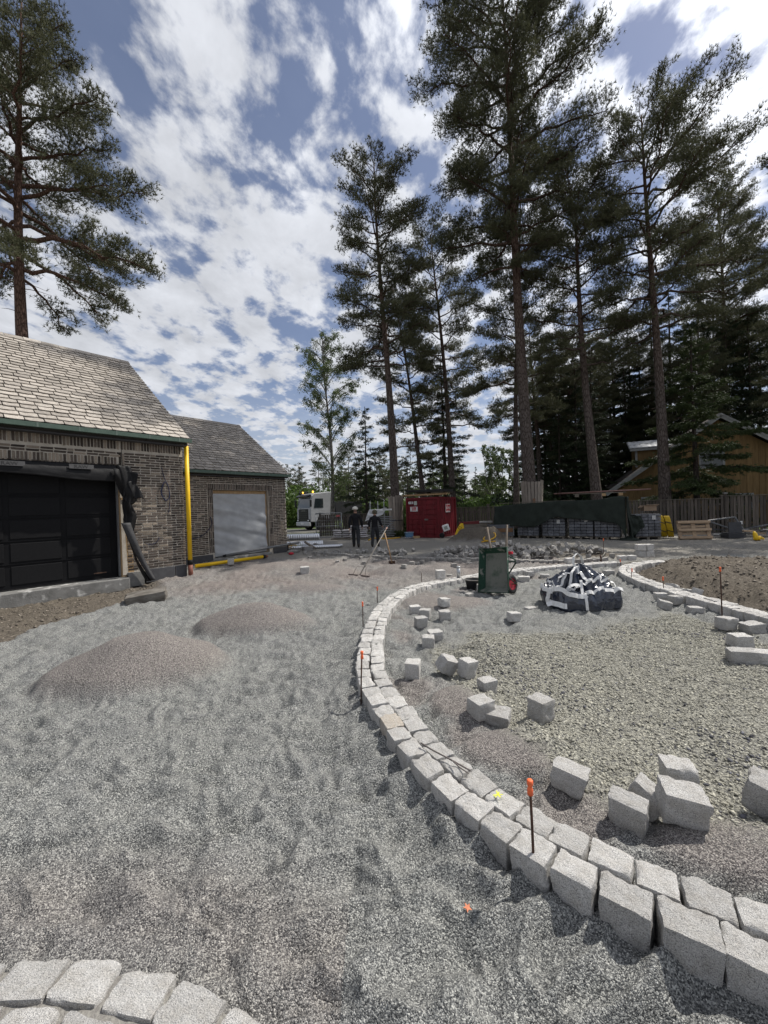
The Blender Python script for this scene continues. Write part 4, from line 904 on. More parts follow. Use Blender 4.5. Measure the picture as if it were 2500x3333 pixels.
def leafmat(name, a, b, tl):
    m = bpy.data.materials.new(name); m.use_nodes = True; MT[name] = m; nt = m.node_tree; N = nt.nodes; L = nt.links; bs = N['Principled BSDF']; bs.inputs['Roughness'].default_value = .6; bs.inputs['Specular IOR Level'].default_value = .25
    tc = N.new('ShaderNodeTexCoord'); n = N.new('ShaderNodeTexNoise'); n.inputs['Scale'].default_value = 1.1; n.inputs['Detail'].default_value = 6; n.inputs['Roughness'].default_value = .75; L.new(tc.outputs['Object'], n.inputs['Vector'])
    r = N.new('ShaderNodeValToRGB'); r.color_ramp.elements[0].position = .35; r.color_ramp.elements[0].color = (*a, 1); r.color_ramp.elements[1].position = .65; r.color_ramp.elements[1].color = (*b, 1); L.new(n.outputs['Fac'], r.inputs[0]); L.new(r.outputs[0], bs.inputs['Base Color'])
    t = N.new('ShaderNodeBsdfTranslucent'); L.new(r.outputs[0], t.inputs[0]); ms = N.new('ShaderNodeMixShader'); ms.inputs[0].default_value = tl; L.new(bs.outputs[0], ms.inputs[1]); L.new(t.outputs[0], ms.inputs[2]); L.new(ms.outputs[0], N['Material Output'].inputs[0]); return m
NEEDLE = leafmat('pine_needles', (.058, .064, .034), (.125, .130, .070), .25)
NEEDLE_SP = leafmat('spruce_needles', (.018, .030, .014), (.045, .065, .026), .08)
NEEDLE_GREEN = leafmat('green_needles', (.035, .055, .020), (.075, .10, .035), .15)  # brighter green than the other spruce needles
LEAF = leafmat('birch_leaves', (.065, .095, .035), (.13, .165, .065), .4)
BUSH = leafmat('bush_leaves', (.045, .085, .018), (.10, .155, .035), .35)

def tufts(P, A, k, ln, wd, g, spread=.85):
    """k needles round each point P, leaning along axis A"""
    n = len(P); d = A[:, None, :] * .75 + g.normal(0, spread, (n, k, 3)) * .75; d /= np.linalg.norm(d, axis=2, keepdims=True) + 1e-9
    s = np.cross(d, g.normal(0, 1, (n, k, 3))); s /= np.linalg.norm(s, axis=2, keepdims=True) + 1e-9
    L_ = ln * g.uniform(.7, 1.25, (n, k, 1)); c = P[:, None, :] - d * L_ * .1
    V = np.stack([c - s * wd, c + s * wd, c + d * L_], 2).reshape(-1, 3); F = np.arange(len(V)).reshape(-1, 3); return V, F
def bez(p0, p1, p2, n):
    t = np.linspace(0, 1, n)[:, None]; return (1 - t) ** 2 * p0 + 2 * t * (1 - t) * p1 + t * t * p2
def conifer(seed, H, r0, base, prof, limbs, dens, ln=.17, wd=.011, k=7, kind='pine', lean=(0, 0), bend=.25, limb_r=.055, dead=10, side=None, bm=None, nm=None, droop=.2):
    """trunk mesh (with limbs) and crown mesh; prof(t) = crown radius at relative crown height t"""
    g = np.random.default_rng(seed); mb = MB()
    zs = np.linspace(-.3, H, 15); ph = g.uniform(0, 6); tx = lambda z: lean[0] * (z / H) + bend * math.sin(z / H * 4 + ph) * (z / H) ; ty = lambda z: lean[1] * (z / H) + bend * math.cos(z / H * 3.3 + ph) * (z / H)
    rr = lambda z: r0 * (1.0 - .93 * max(0, z / H) ** .85) * (1 + .28 * math.exp(-max(0, z) / .7)) + .012
    mb.tube([(tx(z), ty(z), z) for z in zs], [rr(z) for z in zs], 12)
    TP, TA = [], []; az = g.uniform(0, 6.28)
    for i in range(limbs):
        t = (i + g.uniform(-.4, .4)) / limbs; t = min(max(t, 0), .995); z = H * (base + (1 - base) * t); az += 2.4 + g.normal(0, .4)
        R = prof(t) * g.uniform(.72, 1.15)
        if side is not None: R *= 1 + side[1] * math.cos(az - side[0])
        if R < .25: R = .25
        o = np.array([tx(z), ty(z), z]); dr = np.array([math.cos(az), math.sin(az), 0])
        if kind == 'pine':
            up = (.10 + .85 * t ** 1.6) * R; p1 = o + dr * R * .5 + np.array([0, 0, up * .75 - .06 * R]); dz = droop * max(0, 1 - t / .35) * R; p2 = o + dr * R + np.array([0, 0, up + g.uniform(-.22, .12) * R - dz])
        else:
            p1 = o + dr * R * .5 + np.array([0, 0, -.10 * R]); p2 = o + dr * R + np.array([0, 0, (-.32 + .55 * t) * R])
        B = bez(o, p1, p2, 9); B[1:-1] += g.normal(0, .035 * R ** .5 if kind == 'pine' else .015, (7, 3))
        lr = limb_r * (R / 3) ** .7 * (1 - .45 * t); mb.tube([tuple(b) for b in B], [lr * (1 - .85 * q / 8) + .004 for q in range(9)], 5, False)
        nb = max(4, int(R * (5.2 if kind == 'pine' else 6.5)))
        for s in range(nb):
            u0 = (.24 + .2 * max(0, 1 - t / .35)) if kind == 'pine' else .12; u = u0 + (1 - u0) * (s + g.uniform(0, 1)) / nb; q = u * 8; j = min(7, int(q)); b0 = B[j] + (B[j + 1] - B[j]) * (q - j); tg = B[j + 1] - B[j]; tg /= np.linalg.norm(tg) + 1e-9
            sd_ = np.cross(tg, [0, 0, 1.0]); sd_ *= (1 if s % 2 else -1); sl = R * (.42 if kind == 'pine' else .34) * (1.12 - u * .75) * g.uniform(.6, 1.25)
            dv = tg * .75 + sd_ * g.uniform(.4, 1.0) + np.array([0, 0, g.uniform(-.05, .55) if kind == 'pine' else g.uniform(-.5, -.1)]); dv /= np.linalg.norm(dv)
            e = b0 + dv * sl; m1 = (b0 + e) / 2 + np.array([0, 0, -.08 * sl if kind == 'pine' else .03])
            C_ = bez(b0, m1, e, 4); mb.tube([tuple(c) for c in C_], [.016, .011, .008, .004], 3, False)
            nt = max(3, int(dens * (sl + .25)))
            if kind == 'pine':
                w = g.beta(2.2, 1.0, nt); pts = b0 + (e - b0) * w[:, None] * 1.08 + g.normal(0, 1, (nt, 3)) * np.array([.19, .19, .10]) * (.5 + .6 * min(1, sl)); ax = np.tile(dv * .6 + np.array([0, 0, .55]), (nt, 1))
            else:
                w = g.uniform(0, 1.05, nt); pts = b0 + (e - b0) * w[:, None] + g.normal(0, 1, (nt, 3)) * np.array([.08, .08, .04]) - np.array([0, 0, .06]); ax = np.tile(dv * .9 + np.array([0, 0, -.25]), (nt, 1))
            TP.append(pts); TA.append(ax)
        if kind != 'pine':
            nt = int(dens * R * .9); w = g.uniform(.1, 1.03, nt); jj = np.clip((w * 8).astype(int), 0, 7); pts = B[jj] + (B[jj + 1] - B[jj]) * (np.clip(w, 0, 1) * 8 - jj)[:, None] + g.normal(0, .05, (nt, 3)); TP.append(pts); TA.append(np.tile(dr + np.array([0, 0, -.2]), (nt, 1)))
    for i in range(dead):      # dead stubs below the crown
        z = H * g.uniform(base * .5, base * 1.02); a = g.uniform(0, 6.28); l = g.uniform(.3, 1.3); o = np.array([tx(z), ty(z), z]); dr = np.array([math.cos(a), math.sin(a), 0])
        Bz = bez(o, o + dr * l * .5 + [0, 0, .1 * l], o + dr * l + [0, 0, g.uniform(-.4, .2) * l], 4); mb.tube([tuple(b) for b in Bz], [.022, .016, .011, .005], 4, False)
    P = np.concatenate(TP); A = np.concatenate(TA); A /= np.linalg.norm(A, axis=1, keepdims=True) + 1e-9
    V, F = tufts(P, A, k, ln, wd, g)
    tm = mb.mesh('trunk', bm or BARK, True, fix=False); cm = npmesh('crown', V, F, nm or NEEDLE); return tm, cm
def plant(name, meshes, loc, label, cat='tree', group=None, rz=0, s=(1, 1, 1)):
    e = empty(name, loc, rz, label, cat, group); e.scale = s
    link('trunk', meshes[0], e); link('crown', meshes[1], e); return e
def pr(*pts):
    xs = [p[0] for p in pts]; ys = [p[1] for p in pts]; return lambda t: float(np.interp(t, xs, ys))
def base_at(px, Y): p = atY(px, 1700, Y); return (p.x, Y, 0)

full = pr((0, 2.2), (.12, 3.4), (.4, 3.5), (.7, 2.7), (.9, 1.6), (1, .5)); tall = pr((0, 2.0), (.2, 3.6), (.45, 4.0), (.7, 3.6), (.88, 2.6), (1, .9))
def build_trees():
    G1 = 'tall pines round the building site'
    # pine rising behind the garage
    lp = conifer(1, 24.8, .36, .50, pr((0, 3.0), (.1, 3.9), (.25, 4.6), (.4, 4.0), (.55, 3.2), (.7, 2.3), (.85, 1.4), (1, .4)), 54, 30, .19, .013, 8, 'pine', (-.3, 0), .35, .085, 12, side=(0.0, .15), bm=BARK_RED, droop=.55)
    plant('pine_tree', lp, (-15.4, 17.0, 0), 'red barked pine with broad crown rising behind the garage roof', group=G1)
    a = conifer(2, 23.2, .31, .45, pr((0, 2.4), (.15, 3.3), (.3, 3.1), (.45, 2.5), (.6, 2.7), (.78, 2.5), (.9, 1.7), (1, .8)), 54, 32, .18, .0135, 7, 'pine', (-.5, 0), .3, .07, 12)
    plant('pine_tree', a, (.75, 24.0, 0), 'pine with plank-wrapped foot standing left of the red container', group=G1)
    b = conifer(3, 21.6, .27, .34, pr((0, 2.6), (.15, 3.4), (.4, 3.3), (.7, 3.0), (.9, 2.2), (1, .9)), 46, 34, .18, .0135, 7, 'pine', (-.9, 0), .3, .06, 10)
    plant('pine_tree', b, (5.2, 28.5, 0), 'slim pine rising straight behind the red container', group=G1)
    c = conifer(4, 18.5, .22, .26, pr((0, 2.0), (.2, 3.2), (.5, 3.0), (.8, 2.4), (1, .8)), 36, 34, .18, .0135, 7, 'pine', (-2.2, 0), .3, .06, 10)
    plant('pine_tree', c, (3.4, 29.5, 0), 'leaning thin pine behind the plank-wrapped pine and container', group=G1)
    d = conifer(5, 33.0, .385, .44, pr((0, 2.4), (.12, 3.8), (.3, 4.6), (.5, 4.6), (.7, 4.3), (.86, 3.2), (1, 1.2)), 70, 31, .19, .013, 8, 'pine', (-1.0, .5), .3, .085, 14)
    plant('pine_tree', d, (8.35, 21.6, 0), 'tallest pine with plank-wrapped foot in front of the tarpaulin', group=G1)
    plant('pine_tree', b, (8.75, 25.4, 0), 'thin reddish pine standing close behind the tallest pine', group=G1, rz=2.0, s=(.8, .8, 1.0))
    f_ = conifer(7, 19.6, .31, .46, pr((0, 2.0), (.15, 2.6), (.45, 2.7), (.75, 3.0), (.92, 2.0), (1, .9)), 46, 31, .18, .0125, 7, 'pine', (-1.1, 0), .3, .07, 14)
    plant('pine_tree', f_, (12.2, 21.8, 0), 'leaning grey pine behind the covered paver stacks', group=G1)
    h = conifer(8, 22.3, .31, .47, pr((0, 2.4), (.1, 3.4), (.35, 4.0), (.6, 3.7), (.8, 3.0), (.93, 2.1), (1, 1.0)), 52, 31, .18, .0125, 7, 'pine', (-.6, 0), .25, .07, 14, side=(0.2, .2))
    plant('pine_tree', h, (15.1, 20.6, 0), 'straight pine rising past the front of the yellow house', group=G1)
    # dark wood behind the right-hand side
    sp = conifer(20, 17.0, .18, .06, pr((0, 2.6), (.3, 2.3), (.7, 1.2), (1, .2)), 64, 20, .15, .018, 6, 'spruce', (0, 0), .1, .03, 0, bm=BARK_DK, nm=NEEDLE_SP)
    sp2 = conifer(21, 9.5, .10, .05, pr((0, 1.9), (.3, 1.5), (.7, .75), (1, .12)), 44, 22, .13, .018, 6, 'spruce', (0, 0), .08, .022, 0, bm=BARK_DK, nm=NEEDLE_SP)
    wood = [(1765, 31, 0, 1.0, 'a'), (1800, 36, 1, 1.05, 'b'), (1840, 33, 2, 1.1, 'b'), (1870, 40, 0.5, 1.0, 'a'), (1905, 34, 3, .95, 'b'), (1990, 36, 4, 1.05, 'c'), (2025, 38, 5, 1.15, 'h'), (2235, 33, 1.5, 1.0, 'h'), (2330, 37, 2.5, .95, 'f'), (2415, 38, 3.3, .9, 'h'), (2485, 37, 4.2, 1.0, 'f'), (2640, 21.0, .8, .6, 'h'), (2700, 19, 2.2, 1.0, 'a'), (2380, 36, 5.1, 1.0, 'd')]
    mm = {'a': a, 'b': b, 'c': c, 'h': h, 'f': f_, 'd': d}
    for (px, Y, rz, s, kk) in wood: plant('pine_tree', mm[kk], base_at(px, Y), 'dark pine in the wood behind tarpaulin and yellow house', group='pines of the dark wood', rz=rz, s=(s * .85, s * .85, s * (.66 if px < 2300 else .95)))
    for i, (px, Y, s) in enumerate([(1780, 38, .95), (1825, 29, .62), (1880, 30, .8), (1935, 28, .7), (1965, 37, 1.05), (2045, 36, .9), (2090, 38, 1.05), (2190, 36, 1.25), (2290, 34, 1.2), (2380, 35, 1.15), (2450, 35, 1.1), (2520, 35, 1.1), (1730, 42, .8), (2600, 30, 1.2), (1755, 34, .6), (1800, 45, 1.1), (1855, 38, .9), (1900, 44, 1.2), (1950, 40, 1.0), (2010, 42, 1.2), (2060, 38, 1.1), (2130, 40, 1.3), (2240, 42, 1.3), (2340, 40, 1.3), (1920, 33, .55), (2075, 38, .8)]):
        plant('spruce_tree', sp, base_at(px, Y), 'dense dark spruce standing in the wood behind the fence', group='spruces of the dark wood', rz=i * 1.3, s=(s * 1.15, s * 1.15, s))
    plant('spruce_tree', sp, base_at(1452, 30.5), 'tall dark spruce directly behind the red container', rz=.7, s=(1.05, 1.05, .80))
    plant('spruce_tree', sp2, base_at(1196, 30.0), 'small dark spruce beside the birch behind the white truck', rz=.2, s=(1.15, 1.15, 1.02))
    sh = conifer(23, 11.0, .13, .07, pr((0, 2.6), (.25, 2.5), (.6, 1.6), (1, .2)), 52, 34, .14, .018, 7, 'spruce', (0, 0), .1, .03, 0, bm=BARK_DK, nm=NEEDLE_GREEN)
    plant('spruce_tree', sh, base_at(2270, 21.0), 'green spruce with layered boughs in front of the yellow house', rz=1.1, s=(1.25, 1.25, 1.0))
    # birch
    def birch(seed, H, R, nl, lf, n_leaf=20):
        g = np.random.default_rng(seed); mb = MB(); zs = np.linspace(-.2, H, 10); tx = lambda z: .25 * math.sin(z / H * 5); mb.tube([(tx(z), 0, z) for z in zs], [.17 * H / 15 * (1 - .93 * max(0, z) / H) + .012 for z in zs], 8); P = []
        for i in range(nl):
            t = i / nl; z = H * (.16 + .82 * t); a = g.uniform(0, 6.28); Rr = R * (math.sin((.12 + .86 * t) * math.pi) ** .7) * g.uniform(.6, 1.15) + .25; o = np.array([tx(z), 0, z]); dr = np.array([math.cos(a), math.sin(a), 0])
            B = bez(o, o + dr * Rr * .6 + [0, 0, .8 * Rr], o + dr * Rr + [0, 0, .75 * Rr], 7); mb.tube([tuple(b) for b in B], [.035 * (1 - q / 7.5) + .003 for q in range(7)], 4, False)
            for s in range(int(4 + Rr * 4)):
                q = g.uniform(.3, 1) * 6; j = min(5, int(q)); b0 = B[j] + (B[j + 1] - B[j]) * (q - j); e = b0 + g.normal(0, .3, 3) + [0, 0, -.25]; mb.tube([tuple(b0), tuple((b0 + e) / 2 + [0, 0, .08]), tuple(e)], [.008, .006, .003], 3, False)
                w = g.uniform(.1, 1.1, n_leaf); P.append(b0 + (e - b0) * w[:, None] + g.normal(0, .085, (n_leaf, 3)))
        P = np.concatenate(P); n = len(P); d1 = g.normal(0, 1, (n, 3)); d1[:, 2] -= .6; d1 /= np.linalg.norm(d1, axis=1, keepdims=True); s1 = np.cross(d1, g.normal(0, 1, (n, 3))); s1 /= np.linalg.norm(s1, axis=1, keepdims=True); L_ = lf * g.uniform(.7, 1.3, (n, 1))
        V = np.stack([P, P + d1 * L_ * .5 + s1 * L_ * .38, P + d1 * L_, P + d1 * L_ * .5 - s1 * L_ * .38], 1).reshape(-1, 3); return mb.mesh('trunk', BARK_BIRCH, True, fix=False), npmesh('crown', V, np.arange(len(V)).reshape(-1, 4), LEAF)
    bi = birch(31, 15.2, 2.3, 64, .085, 46)
    plant('birch_tree', bi, base_at(1078, 30.5), 'slender light green birch standing behind the white truck', rz=.4, s=(1, 1, 1.03))
    # far edge of the forest, tree by tree
    fb = birch(33, 9, 1.3, 16, .22, 12); fp = conifer(34, 12, .14, .25, pr((0, 1.4), (.4, 1.7), (.8, 1.1), (1, .3)), 22, 12, .26, .03, 5, 'pine', (0, 0), .2, .04, 2); fs_ = conifer(35, 11, .12, .05, pr((0, 1.7), (.4, 1.2), (1, .1)), 26, 10, .2, .035, 5, 'spruce', (0, 0), .1, .03, 0, bm=BARK_DK, nm=NEEDLE_SP)
    g = random.Random(5)
    for i in range(150):
        px = g.uniform(860, 1745); Y = g.uniform(55, 110); k = g.choice((fb, fp, fs_, fb, fp)); s = g.uniform(.55, 1.0) * (Y / 80) ** .7 * (1.15 if px < 1500 else .95); nm = {id(fb): 'birch_tree', id(fp): 'pine_tree', id(fs_): 'spruce_tree'}[id(k)]
        plant(nm, k, base_at(px, Y), {'birch_tree': 'pale young birch in the distant forest edge', 'pine_tree': 'small pine in the distant forest edge', 'spruce_tree': 'small dark spruce in the distant forest edge'}[nm], group={'birch_tree': 'far birches', 'pine_tree': 'far pines', 'spruce_tree': 'far spruces'}[nm], rz=g.uniform(0, 6), s=(s * 1.2, s * 1.2, s))
    for i, px in enumerate((1585, 1605, 1622, 1640, 1662, 1672)):
        plant('birch_tree', fb, base_at(px, 48 + i), 'slim young birch with thin pale trunk beyond the fence', group='young birches beyond the fence', rz=i, s=(.8, .8, 1.05))
build_trees()

def bushes():
    """low undergrowth and tall grass beyond the fence"""
    g = np.random.default_rng(77)
    def mass(name, cx, cy, rx, ry, h, n, lf, label, m=BUSH, grass=False):
        x = cx + rx * g.uniform(-1, 1, n); y = cy + ry * g.uniform(-1, 1, n); top = h * (.45 + .55 * np.clip(noise2(x * .9, y * .9) * 1.6 + .5, 0, 1)); z = top * g.uniform(.02, 1, n) ** .8
        P = np.stack([x, y, z], 1); d = g.normal(0, 1, (n, 3)); d[:, 2] = np.abs(d[:, 2]) * (2.5 if grass else 1); d /= np.linalg.norm(d, axis=1, keepdims=True); s = np.cross(d, g.normal(0, 1, (n, 3))); s /= np.linalg.norm(s, axis=1, keepdims=True); L_ = lf * g.uniform(.6, 1.4, (n, 1))
        V = np.stack([P, P + d * L_ * .5 + s * L_ * (.12 if grass else .4), P + d * L_, P + d * L_ * .5 - s * L_ * (.12 if grass else .4)], 1).reshape(-1, 3)
        tag(link(name, npmesh(name, V, np.arange(len(V)).reshape(-1, 4), m)), label, 'undergrowth', None, 'stuff')
    mass('undergrowth', -15, 45, 9, 5, 4.5, 26000, .30, 'bright green bushes beyond the road behind the annex')
    mass('undergrowth', 7, 40, 9, 5, 2.6, 22000, .26, 'green bushes showing over the fence behind the container')
    mass('tall_grass', 6.5, 29, 6, 3.2, 1.75, 14000, .35, 'tall green grass just behind the low wooden fence', leafmat('grass_blades', (.05, .085, .02), (.11, .16, .045), .3), True)
    mass('undergrowth', 14, 31, 4.5, 4, 2.6, 14000, .22, 'dark shrubs under the trees before the yellow house', NEEDLE_SP)
    mass('ivy_ground_cover', 8.0, 20.5, 1.7, .7, .55, 5000, .09, 'low dark ivy round the foot of the tallest pine', leafmat('ivy_leaves', (.03, .045, .015), (.07, .09, .03), .2))
    mass('ivy_ground_cover', .9, 23.2, .8, .5, .35, 1500, .09, 'weeds at the foot of the plank-wrapped pine by the container', MT['ivy_leaves'])
bushes()
# ------------------------------------------------------------------ fences
FENCE = mat('weathered_fence', (.115, .098, .082), .92, (.06, .052, .045), 4, 5, .3, 30, stretch=(5, 5, .7), rand=.35)
FCAP = mat('fence_cap', (.15, .135, .115), .9, (.10, .09, .075), 4)
def fence(a, b, h, label, post_cap=False):
    a, b = Vector((*a, 0)), Vector((*b, 0)); L_ = (b - a).length; rz = math.atan2(b.y - a.y, b.x - a.x)
    e = empty('wooden_fence', a, rz, label, 'fence', 'wooden fences round the site'); bd = {}
    me = MB().box((0, 0, 0), (.115, .02, 1)).mesh('board', FENCE)
    n = int(L_ / .15)
    for i in range(n):
        hh = h - .05 + rnd.uniform(-.015, .01); o = link('board', me, e, (.07 + i * .15, -.03 if i % 2 else .0, hh / 2 + .03), (0, rnd.uniform(-.006, .006), 0), (1, 1, hh))
    for z in (.4, h - .3): MB().box((L_ / 2, .035, z), (L_, .04, .09)).build('rail', FENCE, e)
    MB().box((L_ / 2, -.01, h + .0), (L_ - .02, .13, .028)).build('top_cap', FCAP, e)
    k = max(1, round(L_ / 2.2))
    for i in range(k + 1):
        po = MB().box((i * L_ / k, .05, (h + .12) / 2), (.11, .11, h + .12)).build('post', FENCE, e)
        MB().box((i * L_ / k, .05, h + .135), (.15, .15, .03)).build('post_cap', mat('pale_cap', (.45, .44, .42), .8) if post_cap and i == 0 else FCAP, po)
fence((-4.25, 25.4), (1.2, 25.0), 1.42, 'low dark wooden fence left of the red container')
fence((4.55, 24.6), (9.7, 20.4), 1.62, 'wooden fence between the red container and the tarpaulin')
fence((9.9, 20.3), (16.42, 18.65), 1.70, 'dark wooden fence behind the leaning pallet')
fence((16.55, 18.6), (23.5, 17.0), 1.80, 'taller wooden fence with pale post cap by the junk', True)

# ------------------------------------------------------------------ red storage container and things about it
RED = mat('container_red', (.155, .012, .018), .55, (.105, .010, .014), 2.2, 6, .06, 20, wear=((.07, .03, .025), 6, .66))
WHITE = mat('white_paint', (.72, .72, .71), .6, (.62, .62, .60), 8)
SIGNR = mat('sign_red', (.42, .012, .02), .5)
def container():
    W_, L_, H_ = 2.05, 2.45, 2.25; e = empty('storage_container', (2.98, 20.9, 0), R_(-33), 'dark red steel storage container with double doors and white signs', 'container')
    b = MB()   # corrugated right side, plain back and left, roof
    prof = []; y = .12
    while y < L_ - .2: prof += [(0, y), (0, y + .10), (-.04, y + .14), (-.04, y + .24)]; y += .28
    prof = [(0, .0)] + prof + [(0, L_)]
    for (x1, y1), (x2, y2) in zip(prof[:-1], prof[1:]): b.quad((x1 - .03, y1, .14), (x2 - .03, y2, .14), (x2 - .03, y2, H_ - .1), (x1 - .03, y1, H_ - .1))
    b.box((-W_ / 2, L_ - .02, H_ / 2), (W_ - .1, .03, H_ - .1)); b.box((-W_ + .03, L_ / 2, H_ / 2), (.03, L_ - .1, H_ - .1)); b.box((-W_ / 2, L_ / 2, H_ - .03), (W_ - .02, L_ - .02, .03)); b.box((-W_ / 2, L_ / 2, .1), (W_ - .05, L_ - .05, .06)); b.build('body', RED, e, fix=False)
    fr = MB()
    for x in (-W_ + .045, -.045):
        for y in (.045, L_ - .045): fr.box((x, y, H_ / 2), (.09, .09, H_ - .004))
    for z in (.07, H_ - .05): fr.box((-W_ / 2, .05, z), (W_ - .18, .085, .12)); fr.box((-.045, L_ / 2, z), (.085, L_ - .18, .12)); fr.box((-W_ + .045, L_ / 2, z), (.085, L_ - .18, .12))
    fr.build('frame', RED, e)
    for k in (0, 1):
        x0 = -W_ + .1 + k * (W_ - .2) / 2; w = (W_ - .2) / 2 - .012; d = MB(); d.box((x0 + w / 2, .05, H_ / 2), (w, .03, H_ - .26))
        dr = d.build('door', RED, e); z = .2
        for q in range(7):
            MB().box((x0 + w / 2, .028, z + .13), (w - .12, .03, .2), bev=.012).build('door_rib', RED, dr); z += .268
        for xx in (x0 + .22, x0 + w - .2) if k else (x0 + w - .2, x0 + .3):
            MB().tube([(xx, .0, .12), (xx, .0, H_ - .12)], .014, 8).build('lock_bar', RED, dr, True)
        MB().box((x0 + (.26 if k else w - .35), -.01, 1.02 if k else .72), (.22 if k else .05, .03, .09 if k else .42)).build('lock_handle', mat('worn_steel', (.16, .13, .12), .6) if k else RED, dr)
    def sign(parent, w, h, loc, rot, border):
        s = MB().box((0, 0, 0), (w, .012, h)).build('sign', WHITE, parent); s.location = loc; s.rotation_euler = rot
        m = MB().box((.0, -.008, .01), (w - border[0], .006, h - border[1])).build('sign_field', SIGNR, s); return s
    s = sign(e, .46, .26, (-1.53, .0, 1.62), (0, 0, 0), (.16, .08)); text_part('Elms', .19, WHITE, s, (0.0, -.013, -.055), shear=.3)
    s2 = sign(e, .62, .46, (.005, 1.22, 1.62), (0, 0, math.pi / 2), (.07, .07)); text_part('Elms', .30, WHITE, s2, (0, -.013, -.06), shear=.3); MB().box((.0, -.013, -.15), (.42, .004, .018)).build('underline', WHITE, s2)
    n = MB().box((0, 0, 0), (.30, .012, .13)).build('number_plate', WHITE, e); n.location = (-1.72, .0, 1.98); text_part('9333', .12, mat('ink', (.02, .02, .02), .6), n, (0, -.008, -.042))
    MB().box((-1.42, .0, 1.95), (.19, .01, .22)).build('notice', mat('pale_notice', (.48, .52, .46), .7), e)
    MW = Matrix.Translation(e.location) @ Matrix.Rotation(R_(-33), 4, 'Z')
    t = empty('timber_stack', MW @ Vector((-1.0, 1.1, H_)), R_(-38), 'stack of timber and pallets on the roof of the red container', 'timber')
    for x in (-.9, -.3, .35, .95): MB().box((x, -.5, .06), (.14, .12, .12)).build('block', WOODX, t); MB().box((x, .5, .06), (.14, .12, .12)).build('block', WOODX, t)
    for k in range(4): MB().box((-.15 + rnd.uniform(-.1, .1), -.6 + k * .16, .155 + .05 * (k % 2)), (2.75, .14, .05), rot=(0, .005, .01 * k)).build('plank', WOOD, t)
    for k in range(5): MB().box((.75, -.5 + k * .24, .27), (.75, .13, .03)).build('pallet_board', WOODX, t)
    for x in (-.7, .0, .7): MB().box((x, 0, .26), (.12, 1.0, .1)).build('block', WOODX, t)
    bs = empty('board_stack', MW @ Vector((-1.1, 1.1, H_ + .33)), R_(-38), 'dark formwork sheets stacked on top of the container timber', 'boards')
    for k in range(4): MB().box((rnd.uniform(-.06, .06), rnd.uniform(-.06, .06), .02 + k * .035), (2.5, 1.25, .026), rot=(0, .02, rnd.uniform(-.04, .04))).build('sheet', mat('dark_sheet', (.05, .048, .046), .7, (.035, .034, .033), 5), bs)
container()

